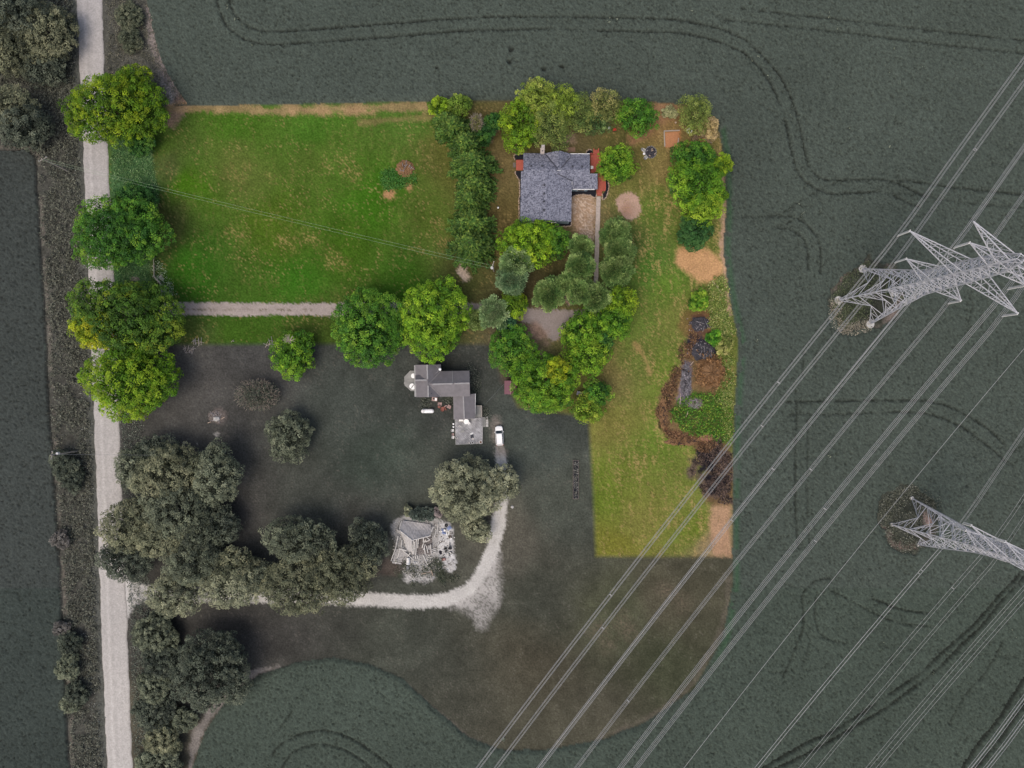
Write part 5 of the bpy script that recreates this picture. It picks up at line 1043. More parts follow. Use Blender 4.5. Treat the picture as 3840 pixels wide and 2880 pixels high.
plastic_chair('small white stool like chair tucked under the patio table', cp_(668, 285) + Vector((0, 0, .6)), R(170), M_white, s=.7)
ct = thing('white_bench', 'white bench by the garage wall on the large grey deck', 'bench', cp_(508, 158) + Vector((0, 0, .6))); part('seat', M_white, ct, lambda b: b.box((0, 0, .42), (1.0, .4, .06)))
for s_ in (-1, 1): part('leg', M_plast, ct, lambda b: b.box((s_ * .42, 0, .2), (.06, .34, .4)))
tag(MB().bar(cp_(400, 200) + Vector((0, 0, .7)), cp_(610, 212) + Vector((0, 0, .7)), .1, .06).build('pale_plank', M_wood), 'pale plank lying below the white bench on the grey deck', 'plank')
for x, y, w, d_, a, m_, nm, lab, cat in ((545, 572, .95, .45, 28, M_decks, 'door_mat', 'rounded grey mat on the large grey deck', 'mat'), (898, 662, .72, .38, 26, M_trim, 'seat_cushion', 'small white cushion in the middle of the large grey deck', 'cushion'),
                                  (915, 755, .75, .85, 8, M_dark, 'dark_mat', 'dark square mat beside the white cushion on the deck', 'mat')):
    tag(MB().box(cp_(x, y) + Vector((0, 0, .63)), (w, d_, .06), R(a), .92).build(nm, m_), lab, cat)
for x, y, rr_, m_, lab in ((448, 382, .2, M_white, 'small white pot on the shaded part of the grey deck'), (948, 858, .26, M_white, 'white pot beside dark stains on the grey deck'), (795, 1000, .16, M_plast, 'tiny pale pot by the ring shaped pots on the deck edge'), (1090, 1005, .2, M_plast, 'pale pot between ring pots and the corner planter')):
    t = thing('plant_pot', lab, 'plant pot', cp_(x, y) + Vector((0, 0, .6))); part('pot', m_, t, lambda b: b.lathe((0, 0, 0), [(rr_ * .7, 0), (rr_, .3), (rr_ * .88, .3), (rr_ * .8, .22)], 12)); part('soil', M_earth, t, lambda b: b.lathe((0, 0, .2), [(rr_ * .8, 0), (rr_ * .3, .05)], 12))
for x, y, lab in ((860, 1008, 'left'), (932, 998, 'right'), (340, 818, 'far')):
    t = thing('ring_planter', {'left': 'open ring planter on the deck edge beside the tiny pot', 'right': 'open ring planter on the deck edge nearer the corner planter', 'far': 'open ring planter on the west side of the grey deck'}[lab], 'planter', cp_(x, y) + Vector((0, 0, .6)))
    part('rim', M_plast, t, lambda b: b.ring((0, 0, 0), .19, .27, .3, 14)); part('soil', M_mulch, t, lambda b: b.lathe((0, 0, .05), [(.2, 0), (.05, .06)], 10))
t = thing('corner_planter', 'white square planter on the south east corner of the grey deck', 'planter', cp_(1240, 970) + Vector((0, 0, .6)), R(20)); part('box', M_white, t, lambda b: b.box((0, 0, .2), (.6, .6, .4), taper=1.08)); part('soil', M_earth, t, lambda b: b.box((0, 0, .395), (.5, .5, .05)))
# things west of the grey deck
t = thing('black_rack', 'black rack holding two white pots beside the grey deck', 'rack', cp_(235, 340)); part('frame', M_black, t, lambda b: (b.box((0, 0, .4), (.5, 1.6, .05)), [b.bar((x, y, 0), (x, y, .4), .05) for x in (-.2, .2) for y in (-.7, .7)]))
for y, lab in ((296, 'northern white pot on the black rack by the deck'), (405, 'southern white pot on the black rack by the deck')):
    q = thing('white_pot', lab, 'plant pot', cp_(214, y) + Vector((0, 0, .43))); part('pot', M_white, q, lambda b: b.lathe((0, 0, 0), [(.14, 0), (.22, .25), (.18, .33), (.05, .36)], 12))
plastic_chair('white plastic chair beside the grey deck next to the black rack', cp_(190, 540), R(90), M_plast)
plastic_chair('brownish chair between two white chairs beside the grey deck', cp_(200, 690), R(95), M_pinkw, s=.85)
plastic_chair('white plastic chair beside the south end of the grey deck', cp_(208, 800), R(75), M_plast)
# propane tank
t = thing('propane_tank', 'long white propane tank on the grass south of the farmhouse', 'tank', fp(648, 1172))
def tank(b): b.tube([(x, 0, .95) for x in (-1.45, -1.38, -1.2, -.95, .95, 1.2, 1.38, 1.45)], [.12, .3, .45, .5, .5, .45, .3, .12], 16)
part('shell', M_white, t, tank, True); dm = part('dome', M_plast, t, lambda b: b.lathe((-1.05, -.02, 1.3), [(.42, 0), (.42, .2), (.3, .32), (.05, .36)], 14))
for s_ in (-.8, .8): part('foot', M_conc, t, lambda b: b.box((s_, 0, .22), (.25, .8, .5)))
# adirondack chairs, stool, fire bowl, bench
def adirondack(label, loc, rz, m):
    t = thing('lounge_chair', label, 'chair', loc, rz); part('seat', m, t, lambda b: [b.bar((-.28, y, .36 - .1 * y), (.28, y, .36 - .1 * y), .11, .03, (0, .1, 1)) for y in (-.3, -.17, -.04, .09)])
    part('backrest', m, t, lambda b: [b.bar((x, .16, .32), (x * 1.2, .5, .98 - abs(x) * .4), .1, .03, (0, 1, .4)) for x in (-.24, -.12, 0, .12, .24)])
    for s_ in (-1, 1): part('armrest', m, t, lambda b: b.bar((s_ * .38, -.38, .58), (s_ * .36, .3, .56), .14, .03)); part('leg', m, t, lambda b: b.bar((s_ * .33, -.34, 0), (s_ * .33, -.34, .57), .1, .04)); part('leg', m, t, lambda b: b.bar((s_ * .3, -.3, .33), (s_ * .3, .5, .0), .04, .12))
    return t
adirondack('pale pink slatted lounge chair with a footstool in front of it', fp(920, 1015), R(178), M_pinkw)
adirondack('pale slatted lounge chair against the garage wing wall', fp(1135, 1080), R(-25), M_pinkw)
t = thing('footstool', 'reddish octagonal footstool before the pink lounge chair', 'footstool', fp(905, 1078)); part('top', M_rust, t, lambda b: b.lathe((0, 0, .36), [(.34, 0), (.34, .05)], 8)); part('leg', M_rust, t, lambda b: [b.bar((.22 * math.cos(a), .22 * math.sin(a), 0), (.2 * math.cos(a), .2 * math.sin(a), .36), .06) for a in (.8, 2.4, 3.9, 5.5)])
t = thing('fire_bowl', 'rusty red fire bowl between the lounge chairs', 'fire bowl', fp(980, 1140)); part('bowl', M_rust, t, lambda b: b.lathe((0, 0, 0), [(.2, 0), (.38, .12), (.46, .34), (.4, .34), (.3, .2), (.05, .16)], 14)); part('stand', M_rust, t, lambda b: b.box((.1, .42, .2), (.75, .5, .4), .2, .8))
t = thing('curved_bench', 'curved two tone bench beside the rusty fire bowl', 'bench', fp(1042, 1105)); part('seat', M_pinkw, t, lambda b: b.tube([(.42, .55, .4), (.1, .5, .4), (-.15, .28, .4)], .13, 6)); part('seat', M_rust, t, lambda b: b.tube([(-.15, .26, .4), (.05, -.1, .4), (.25, -.5, .4)], .13, 6)); part('leg', M_rust, t, lambda b: [b.bar((x, y, 0), (x, y, .38), .08) for x, y in ((.35, .54), (-.12, .3), (.2, -.4))])
t = thing('barbecue_cart', 'pinkish barbecue cart with a black grill by the farmhouse wall', 'barbecue', fp(805, 900), R(-6)); part('cabinet', M_pinkw, t, lambda b: b.box((0, 0, .4), (1.25, .85, .75))); part('worktop', M_white, t, lambda b: b.box((.3, 0, .8), (.48, .62, .05))); part('grill', M_black, t, lambda b: b.box((-.18, .08, .83), (.36, .42, .12)))
for x in (-.5, .5): part('wheel', M_rub, t, lambda b: b.tube([(x, -.46, .1), (x, -.40, .1)], .11, 10))
# ---------------------------------------------------------------- vehicles
def car(label, loc, rz, paint, L_=4.55, W_=1.86):
    t = thing('parked_car', label, 'car', loc, rz); w = W_ / 2
    def body(b):     # lofted lower body, +Y is the front
        st = [(-2.27, .72, .45, .85), (-2.15, .86, .3, 1.0), (-1.6, .92, .25, 1.05), (-.6, .93, .25, 1.02), (.6, .93, .25, 1.0), (1.2, .92, .25, .98), (1.75, .88, .28, .9), (2.1, .76, .32, .8), (2.27, .58, .42, .66)]; n = 8; vs = []
        for y, hw, z0, z1 in st:
            hw *= w / .93; vs += [(-hw * .9, y, z0), (-hw, y, z0 + .2), (-hw, y, z1 - .18), (-hw * .9, y, z1), (hw * .9, y, z1), (hw, y, z1 - .18), (hw, y, z0 + .2), (hw * .9, y, z0)]
        fs = [(i * n + k, (i + 1) * n + k, (i + 1) * n + (k + 1) % n, i * n + (k + 1) % n) for i in range(len(st) - 1) for k in range(n)]
        b.add(vs, fs + [tuple(range(n)), tuple(reversed(range((len(st) - 1) * n, len(st) * n)))])
    part('body', paint, t, body, False)
    def frus(b, y0, y1, w0, Y0, Y1, w1, z0, z1): b.add([(-w0, y0, z0), (w0, y0, z0), (w0, y1, z0), (-w0, y1, z0), (-w1, Y0, z1), (w1, Y0, z1), (w1, Y1, z1), (-w1, Y1, z1)], [(0, 3, 2, 1), (4, 5, 6, 7), (0, 1, 5, 4), (1, 2, 6, 5), (2, 3, 7, 6), (3, 0, 4, 7)])
    part('windows', M_glass, t, lambda b: frus(b, -2.05, 1.2, .84, -1.8, .5, .66, .98, 1.56))
    part('roof', paint, t, lambda b: (frus(b, -1.92, .56, .68, -1.8, .42, .60, 1.55, 1.66)))
    for s_ in (-1, 1):
        part('pillar', paint, t, lambda b: (b.bar((s_ * .83, 1.2, .98), (s_ * .665, .5, 1.57), .06, .07), b.bar((s_ * .86, -.35, .98), (s_ * .68, -.4, 1.56), .06, .06), b.bar((s_ * .83, -2.0, .98), (s_ * .67, -1.8, 1.57), .07, .12)))
        part('mirror', paint, t, lambda b: b.box((s_ * 1.02, .88, 1.02), (.2, .12, .15)))
        part('headlight', M_glass, t, lambda b: b.box((s_ * .62, 2.12, .72), (.3, .22, .14), s_ * -.3)); part('tail_light', M_redm, t, lambda b: b.box((s_ * .76, -2.18, .88), (.16, .14, .3)))
        for y in (-1.38, 1.42):
            wh = part('wheel', M_rub, t, lambda b: b.tube([(s_ * .72, y, .34), (s_ * .935, y, .34)], .34, 16)); part('rim', M_greym, wh, lambda b: b.tube([(s_ * .936, y, .34), (s_ * .95, y, .34)], .2, 10))
    part('number_plate', M_plast, t, lambda b: b.box((0, -2.29, .62), (.5, .03, .12)))
    return t
car('white estate car parked at the end of the second driveway', G(1872.5, 1633), R(3.2), M_white)
car('dark car almost hidden beneath a bright green tree on the gravel', G(2205, 1203), R(95), mat('black_paint', (20, 20, 24), .3, .1, 2))
t = thing('bin_bag', 'small black bag lying on the gravel turning area', 'bag', G(2137, 1197)); part('sack', M_black, t, lambda b: b.blob((0, 0, .2), .32, 9, 6, .18, .9, 1.25, .75)); part('knot', M_black, t, lambda b: b.blob((-.22, -.4, .2), .13, 6, 4, .3))
# ---------------------------------------------------------------- sheds
def shed(label, name, loc, sx, sy, e_, r__, roofm, wallm, rz=0.0):
    t = thing(name, label, 'shed', loc, rz); X, Y = sx / 2, sy / 2
    part('wall', wallm, t, lambda b: (b.box((0, 0, e_ / 2), (sx - .3, sy - .3, e_)), [b.add([(-X + .15, y, e_), (X - .15, y, e_), (0, y, r__ - .08), (-X + .15, y + .05, e_), (X - .15, y + .05, e_), (0, y + .05, r__ - .08)], [(0, 1, 2), (5, 4, 3), (0, 2, 5, 3), (1, 4, 5, 2)]) for y in (-Y + .16, Y - .21)]))
    part('roof', roofm, t, lambda b: (b.slab([(-X, -Y, e_), (0, -Y, r__), (0, Y, r__), (-X, Y, e_)], .06), b.slab([(X, -Y, e_), (0, -Y, r__), (0, Y, r__), (X, Y, e_)], .06)))
    part('ridge_cap', mat('ridge_' + name, (150, 108, 116), .5, .08, 3) if 'maroon' in name else M_ridge, t, lambda b: b.bar((0, -Y, r__ + .03), (0, Y, r__ + .03), .16, .04))
    dr = part('door', M_woodd, t, lambda b: b.box((0, -Y + .12, .95), (.9, .06, 1.8))); part('handle', M_trim, dr, lambda b: b.box((.3, -Y + .07, .95), (.05, .05, .16)))
    return t
shed('maroon ribbed roofed garden shed at the edge of the wooded strip', 'maroon_shed', G(1915, 1453), 2.9, 3.15, 2.1, 2.9, M_maroon, M_woodd)
shed('small blue grey shed half hidden between two green trees', 'small_grey_shed', G(2171, 1475), 1.3, .9, 1.7, 2.1, mat('blue_grey_sheet', (132, 134, 150), .5, .1, 3), M_woodd, R(-12))
# ---------------------------------------------------------------- collapsed barn
def bp_(x, y, z=0.0): return G(1440 + x * .13562, 1930 + y * .13562) + Vector((0, 0, z))
M_broof = mat('weathered_barn_roof', (172, 169, 168), .95, .34, 2.2, bump=.5, stretch=(5, .7, 1))
M_bplank = mat('grey_barn_board', (184, 181, 178), .95, .2, 3, stretch=(4, .5, 1))
M_raft = mat('bleached_rafter', (198, 195, 190), .95, .15, 4)
M_binner = mat('barn_floor_rubble', (112, 106, 103), .95, .4, 3.5, bump=.6)
barn = thing('collapsed_barn', 'collapsed grey timber barn with bare rafters and a fallen roof', 'barn', bp_(820, 640)); BL = Vector(barn.location); bl = lambda x, y, z=0.0: bp_(x, y, z) - BL
def grid_patch(b, c4, n, m, sag):     # bilinear patch of 4 corners with a sag and ragged thickness
    A_, B_, C_, D_ = (Vector(c) for c in c4); vs = []
    for i in range(n + 1):
        for j in range(m + 1):
            u, v = i / n, j / m; p = A_.lerp(B_, u).lerp(D_.lerp(C_, u), v); p.z += -sag * math.sin(math.pi * u) * math.sin(math.pi * v) + random.uniform(-.04, .04); vs.append(p)
    k = m + 1; b.add(vs, [(i * k + j, i * k + j + 1, (i + 1) * k + j + 1, (i + 1) * k + j) for i in range(n) for j in range(m)])
part('fallen_roof', M_broof, barn, lambda b: (grid_patch(b, (bl(535, 150, .5), bl(1310, 255, .4), bl(1325, 520, 2.2), bl(820, 635, 2.6)), 12, 6, .5), b.add([bl(535, 150, .5), bl(820, 635, 2.6), bl(465, 385, 1.8)], [(0, 2, 1)])))
part('floor_rubble', M_binner, barn, lambda b: grid_patch(b, (bl(815, 650, .05), bl(1330, 540, .05), bl(1340, 1090, .08), bl(775, 1110, .08)), 14, 14, -.12))
for i in range(13):
    u0, u1 = i / 13, (i + .93) / 13; top0, top1 = [bl(380 + 430 * u, 348 + 292 * u, 1.9 + .6 * u + random.uniform(-.05, .05)) for u in (u0, u1)]
    yb = np.interp(u0, [0, .25, .35, .6, 1], [490, 540, 640, 960, 1050]); xb0 = 380 + 420 * u0; bot0, bot1 = bl(xb0 - 10, yb, .35), bl(xb0 + 22, yb + random.uniform(0, 30), .35)
    part('plank', M_bplank, barn, lambda b: b.slab([top0, top1, bot1, bot0], .05))
BEAMS = [((845, 660, 2.2), (805, 1080, .5)), ((885, 680, 2.2), (835, 1080, .5)), ((935, 620, 2.4), (885, 1110, .5)), ((985, 600, 2.4), (945, 900, .8)), ((1125, 585, 2.3), (1110, 720, 1.6)), ((1215, 570, 2.2), (1290, 660, 1.5)), ((1380, 310, 1.0), (1290, 505, 1.8)),
         ((1455, 400, .5), (1400, 610, .7)), ((1110, 760, 1.2), (1060, 905, .6)), ((1155, 800, .9), (1100, 960, .5)), ((1190, 840, .9), (1222, 1045, .4)), ((1258, 830, .9), (1252, 950, .5)), ((1295, 800, .9), (1315, 1080, .4)), ((1130, 900, .7), (1147, 1090, .3)), ((1180, 650, 1.5), (1120, 740, 1.2)), ((1280, 670, 1.4), (1150, 730, 1.0)),
         ((465, 385, 2.0), (820, 640, 2.7)), ((820, 640, 2.7), (1330, 522, 2.3)), ((415, 560, 1.2), (335, 900, .5)), ((335, 900, .5), (200, 1275, .25)), ((515, 680, .6), (480, 885, .5)), ((455, 950, .4), (328, 1355, .25)), ((430, 920, .9), (640, 975, .9)), ((530, 975, .6), (830, 1250, .3)), ((740, 1040, .7), (640, 1165, .3)),
         ((815, 1130, .4), (815, 1220, .15)), ((868, 1130, .4), (888, 1225, .15)), ((935, 1120, .4), (925, 1210, .15)), ((500, 160, .8), (450, 375, 1.5)), ((1080, 1110, .2), (1230, 1420, .15)), ((1320, 960, .3), (1430, 920, .2)), ((1320, 1010, .3), (1440, 965, .2)), ((1340, 1060, .3), (1430, 1020, .2)), ((1500, 250, .3), (1470, 520, .3))]
for p, q in BEAMS: part('rafter', M_raft, barn, lambda b: b.bar(bl(*p), bl(*q), .3 if p in ((1380, 310, 1.0), (430, 920, .9)) else .2, .12))
for i, y in enumerate(range(960, 1350, 26)):
    f = (y - 960) / 390; x0, x1 = 330 - 110 * f, 600 - 120 * f
    part('wall_slat', M_bplank, barn, lambda b: b.bar(bl(x0 + random.uniform(-8, 8), y, .12), bl(x1 + random.uniform(-30, 20), y + 30 + random.uniform(-8, 8), .14 + random.uniform(0, .1)), .17, .04))
for i in range(8): part('wall_slat', M_bplank, barn, lambda b: b.bar(bl(545, 1040 + i * 13, .2), bl(640, 1050 + i * 12, .3), .08, .04))
def simple(name, label, cat, loc, m, fn, rz=0.0, smooth=False, group=None):
    t = MB(); fn(t); o = t.build(name, m, None, smooth); o.location = loc; o.rotation_euler.z = rz; return tag(o, label, cat, group)
simple('log', 'thick pale log lying south of the collapsed barn', 'log', bp_(1325, 1600), M_log, lambda b: b.tube([(-.27, .7, .13), (.02, .05, .15), (.3, -.7, .13)], [.13, .15, .12], 8))
simple('log', 'thin pale pole lying across the weeds south of the barn', 'log', bp_(1145, 1610), M_log, lambda b: b.tube([(-1.25, -.3, .1), (0, -.02, .12), (1.2, .25, .1)], [.06, .08, .06], 7))
t = thing('white_tank', 'tall white tank lying beside the collapsed barn slats', 'tank', bp_(675, 1265), R(-2)); part('shell', M_plast, t, lambda b: (b.tube([(0, -.62, .42), (0, -.55, .42), (0, .7, .42), (0, .78, .42)], [.3, .42, .42, .3], 12))); part('rim', M_white, t, lambda b: b.tube([(0, -.78, .42), (0, -.6, .42)], .46, 12))
simple('grey_trailer_lid', 'dark grey lid lying on the ground south of the white tank', 'lid', bp_(660, 1475), M_greym, lambda b: (b.box((0, 0, .12), (.68, 1.15, .1)), b.box((0, 0, .2), (.56, 1.0, .08), 0, .9)))
t = thing('white_sink', 'white sink with two basins in the rubble south of the barn', 'sink', bp_(860, 1322)); part('rim', M_plast, t, lambda b: (b.box((0, .2, .3), (.92, .08, .1)), b.box((0, -.2, .3), (.92, .08, .1)), [b.box((x, 0, .3), (.08, .32, .1)) for x in (-.42, 0, .42)])); part('basin', M_greym, t, lambda b: (b.box((-.21, 0, .18), (.34, .32, .04)), b.box((.21, 0, .18), (.34, .32, .04)))); part('body', M_plast, t, lambda b: b.box((0, 0, .08), (.8, .4, .16)))
def tyre(label, loc, ro_, ri, m=M_rub, hub=True, name='old_tyre', cat='tyre'):
    t = thing(name, label, cat, loc); part('tread', m, t, lambda b: b.ring((0, 0, 0), ri, ro_, .22, 18))
    if hub: part('hub', M_greym, t, lambda b: b.lathe((0, 0, .05), [(ri * .5, 0), (ri * .35, .1)], 10))
    return t
tyre('black tyre at the north end of the concrete pad by the barn', bp_(1722, 292), .40, .24)
tyre('thin dark tyre ring near the grey cone on the pad', bp_(1700, 935), .40, .34, M_greym, False)
tyre('grey tyre leaning among rings in the middle of the pad', bp_(1730, 1015), .45, .34, M_greym, False)
tyre('tyre with a pale hub nearest the two white discs on the pad', bp_(1838, 1058), .42, .27)
t = thing('spoked_wheel', 'dark spoked iron wheel on the concrete pad', 'wheel', bp_(1832, 610)); part('rim', M_woodd, t, lambda b: b.ring((0, 0, .05), .36, .43, .1, 18)); part('spoke', M_woodd, t, lambda b: [b.bar((0, 0, .1), (.38 * math.cos(a), .38 * math.sin(a), .1), .07) for a in np.arange(0, 6.2, .785)])
for x, y, rr_, lab, m_ in ((1858, 665, .2, 'small white disc beside the spoked iron wheel', M_white), (1830, 1045, .15, 'white lid resting inside the tyre by the pad edge', M_white), (1862, 1092, .22, 'white lid just south of the tyre on the pad', M_white), (1538, 462, .16, 'white cup shaped tub at the west side of the blue tarps', M_plast), (1596, 462, .18, 'white tub touching the blue tarps', M_plast)):
    t = thing('white_tub', lab, 'tub', bp_(x, y)); part('tub', m_, t, lambda b: b.lathe((0, 0, 0), [(rr_ * .8, 0), (rr_, .28), (rr_ * .8, .28), (rr_ * .7, .18), (.01, .18)], 12))
t = thing('oil_drum', 'pale round drum standing among the blue tarps', 'drum', bp_(1682, 415)); part('shell', M_greym, t, lambda b: b.lathe((0, 0, 0), [(.28, 0), (.29, .3), (.28, .6), (.28, .85)], 14)); part('lid', M_plast, t, lambda b: b.lathe((0, 0, .85), [(.27, 0), (.25, .03)], 14))
def tarp(label, loc, w, d_, rz): return simple('blue_tarp', label, 'tarp', loc, M_blue, lambda b: grid_patch(b, ((-w, -d_, .06), (w, -d_ * .8, .06), (w * .8, d_, .06), (-w * .9, d_ * .9, .06)), 6, 6, -.22), rz)
tarp('crumpled blue tarp next to the black tyre on the pad', bp_(1805, 365), .55, .45, .5); tarp('faded blue tarp behind the pale drum', bp_(1625, 440), .35, .5, .1); tarp('thin blue tarp scrap beside the white window frame', bp_(1665, 510), .5, .28, -.2)
t = thing('window_frame', 'white rectangular window frame lying on the concrete pad', 'window frame', bp_(1760, 505), R(-4)); part('frame', M_white, t, lambda b: (b.box((0, .42, .06), (.68, .1, .08)), b.box((0, -.42, .06), (.68, .1, .08)), b.box((-.29, 0, .06), (.1, .74, .08)), b.box((.29, 0, .06), (.1, .74, .08)))); part('pane', M_glass, t, lambda b: b.box((0, 0, .04), (.46, .72, .02)))
t = thing('metal_hopper', 'grey pointed metal hopper lying on the pad with a dark mouth', 'hopper', bp_(1815, 850)); part('cone', M_greym, t, lambda b: b.tube([(0, .85, .1), (.02, 0, .2), (.05, -.35, .3)], [.03, .2, .34], 12)); part('mouth', M_black, t, lambda b: b.blob((.1, -.65, .22), .42, 8, 5, .3, 1.0, .7, .6))
simple('charcoal_heap', 'black heap of charred scrap west of the tyre rings on the pad', 'scrap heap', bp_(1562, 1040), M_char, lambda b: b.blob((0, 0, 0), .4, 9, 4, .35, 1, 1.1, .6, True))
t = thing('rusty_cart', 'rusty reddish hand cart on the southern part of the pad', 'cart', bp_(1660, 1225), R(10)); part('tray', M_rust, t, lambda b: (b.box((0, 0, .3), (.75, .55, .08)), b.box((0, .26, .42), (.75, .05, .2)), b.box((-.36, 0, .42), (.05, .5, .2)))); part('handle', M_rust, t, lambda b: b.bar((.35, 0, .35), (1.0, -.02, .5), .05)); part('cover', M_pinkw, t, lambda b: b.box((.05, .02, .38), (.35, .3, .1)))
for x in (-.3, .25):
    part('wheel', M_rub, t, lambda b: b.tube([(x, -.34, .16), (x, -.28, .16)], .16, 10))
rd = random.Random(4)
for i, (x, y) in enumerate(((1755, 670), (1600, 740), (1655, 735), (1550, 775), (1590, 610), (1795, 1360), (1855, 1390), (1640, 1120), (1440, 900), (1400, 260))):
    simple('scrap_stone', 'dark lump of scrap among the rubble of the barn pad', 'scrap', bp_(x, y), M_woodd, lambda b: b.blob((0, 0, .05), .16, 7, 4, .3, 1.1, .9, .7), 0, False, 'scrap lumps on the barn pad')
simple('boulder', 'pale round stone on the grass east of the second driveway', 'stone', G(1921, 1901), M_concg, lambda b: b.blob((0, 0, .1), .36, 9, 6, .12, 1, 1, .6))
# ---------------------------------------------------------------- fire pit and garden things
def kp(x, y, z=0.0): return G(2380 + x * .17179, 380 + y * .17179) + Vector((0, 0, z))
t = thing('fire_pit', 'round fire pit full of grey ash and charred logs on the lawn', 'fire pit', kp(350, 1112))
part('ash', M_ash, t, lambda b: b.blob((0, 0, -.02), 1.3, 22, 5, .05, 1, 1.08, .12, True))
for k in range(18):
    a = k * .349; part('stone', M_greym, t, lambda b: b.blob((1.3 * math.cos(a), 1.4 * math.sin(a), .08), .17, 6, 3, .3))
for x, y, a, m_ in ((25, -65, .1, M_log), (30, -30, .3, M_log), (90, 35, .9, M_log), (-25, 78, -.6, M_log), (-60, 0, 1.2, M_char), (20, 20, 2.2, M_char), (60, -60, .5, M_char), (-40, -70, 1.7, M_char), (0, 60, 0.2, M_char), (-80, -30, .7, M_ashl)):
    dx, dy = x * .17179 / PXM, -y * .17179 / PXM; part('burnt_log', m_, t, lambda b: b.tube([(dx - .22 * math.cos(a), dy - .22 * math.sin(a), .2), (dx + .22 * math.cos(a), dy + .22 * math.sin(a), .22)], .08, 6))
for x, y, a, lab in ((185, 1080, 62, 'grey reclining chair on the north west side of the fire pit'), (235, 1240, 130, 'grey reclining chair on the south west side of the fire pit')):
    q = thing('reclining_chair', lab, 'chair', kp(x, y), R(a)); part('seat', M_decks, q, lambda b: b.box((0, -.15, .38), (.62, .7, .06))); part('backrest', M_decks, q, lambda b: b.slab([(-.31, .2, .4), (.31, .2, .4), (.31, .62, .78), (-.31, .62, .78)], .05))
    for sx in (-.28, .28):
        part('armrest', M_plast, q, lambda b: b.bar((sx * 1.15, -.4, .58), (sx * 1.15, .3, .6), .07, .04))
        for yy in (-.42, .25): part('leg', M_greym, q, lambda b: b.bar((sx, yy, 0), (sx, yy, .56), .05))
q = thing('side_table', 'small round pale table between the two reclining chairs', 'table', kp(197, 1158)); part('top', M_plast, q, lambda b: b.lathe((0, 0, .45), [(.3, 0), (.3, .04)], 16)); part('leg', M_greym, q, lambda b: b.tube([(0, 0, 0), (0, 0, .45)], .06, 8))
t = thing('raised_bed', 'bare raised bed edged by pale timber boards in the lot corner', 'raised bed', kp(800, 820)); KL = Vector(t.location)
for p, q, m_ in (((632, 655), (978, 640), M_wood), ((640, 668), (655, 990), M_wood), ((958, 805), (935, 945), M_wood)): part('board', m_, t, lambda b: b.bar(kp(*p, .14) - KL, kp(*q, .14) - KL, .2, .28))
part('soil', mat('bare_orange_soil', (176, 124, 86), .95, .15, 3, bump=.3), t, lambda b: b.prism([(kp(x, y) - KL).to_2d()[:] for x, y in ((665, 690), (960, 670), (950, 980), (670, 1010))], -.05, .09))
t = thing('round_planter', 'white rimmed round tub with dark inside by the flowering shrub', 'planter', kp(1190, 652)); part('tub', M_plast, t, lambda b: b.ring((0, 0, 0), .42, .62, .5, 16)); part('soil', M_mulch, t, lambda b: b.lathe((0, 0, .12), [(.44, 0), (.1, .05)], 12))
simple('clay_pot', 'small yellowish pot in the bare garden soil', 'plant pot', kp(890, 470), M_log, lambda b: b.lathe((0, 0, 0), [(.14, 0), (.22, .28), (.16, .28), (.1, .15)], 10))
t = thing('garden_cart', 'red garden cart under the wide fresh green tree', 'cart', G(2303, 489), R(15)); part('tray', M_redm, t, lambda b: (b.box((0, 0, .42), (.85, .5, .1)), b.box((0, .25, .55), (.85, .05, .22)), b.box((0, -.25, .55), (.85, .05, .22)))); part('handle', M_black, t, lambda b: b.bar((-.42, 0, .5), (-.9, 0, .8), .05))
for x in (-.28, .28):
    for y in (-.3, .3): part('wheel', M_rub, t, lambda b: b.tube([(x, y - .04, .17), (x, y + .04, .17)], .17, 10))
t = thing('kettle_grill', 'black kettle grill with a white lid beside the red garden cart', 'grill', G(2283, 484)); part('bowl', M_black, t, lambda b: b.lathe((0, 0, .45), [(.1, 0), (.3, .15), (.33, .3)], 14)); part('lid', M_plast, t, lambda b: b.lathe((0, 0, .75), [(.3, 0), (.22, .12), (.04, .2)], 14)); part('leg', M_black, t, lambda b: [b.bar((.1 * math.cos(a), .1 * math.sin(a), .5), (.3 * math.cos(a), .3 * math.sin(a), 0), .04) for a in (0, 2.1, 4.2)])
t = thing('garden_globe', 'small white globe on a dark stand in the worn western lawn', 'garden globe', G(1868, 780)); part('globe', M_white, t, lambda b: b.lathe((0, 0, .1), [(.05, 0), (.2, .1), (.24, .24), (.2, .38), (.05, .46)], 14), True); part('stand', M_black, t, lambda b: b.lathe((0.06, -.1, 0), [(.24, 0), (.18, .12)], 10))
# ---------------------------------------------------------------- heaps
def heap(name, label, px, py, rx, ry, h_, m, cat='mound', sticks=0, sm_=None):
    t = thing(name, label, cat, G(px, py)); part('heap', m, t, lambda b: b.blob((0, 0, -.1), 1.0, 26, 8, .17, rx / PXM, ry / PXM, h_, True))
    rr = random.Random(int(px)); 
    for k in range(sticks):
        a, q = rr.uniform(0, 6.28), rr.uniform(.1, .8); x, y = q * rx / PXM * math.cos(a), q * ry / PXM * math.sin(a); z = h_ * math.sqrt(max(0, 1 - q * q)); d = rr.uniform(0, 6.28); l_ = rr.uniform(.3, .8)
        part('stick', sm_ or M_log, t, lambda b: b.tube([(x - l_ * math.cos(d), y - l_ * math.sin(d), z), (x + l_ * math.cos(d), y + l_ * math.sin(d), z + rr.uniform(-.05, .2))], .05, 5))
    return t
heap('earth_mound', 'brown earth mound with grey sticks on the open lawn', 1518, 632, 34, 30, .9, M_brush, 'mound', 10, M_ashl)
heap('ash_mound', 'northern black ash mound ringed by rusty earth', 2624, 1214, 36, 28, .7, M_ash, 'ash mound', 6, M_ashl)
t2 = heap('ash_mound', 'southern black ash mound with a row of grey poles', 2634, 1316, 44, 36, .8, M_ash, 'ash mound', 5, M_ashl)
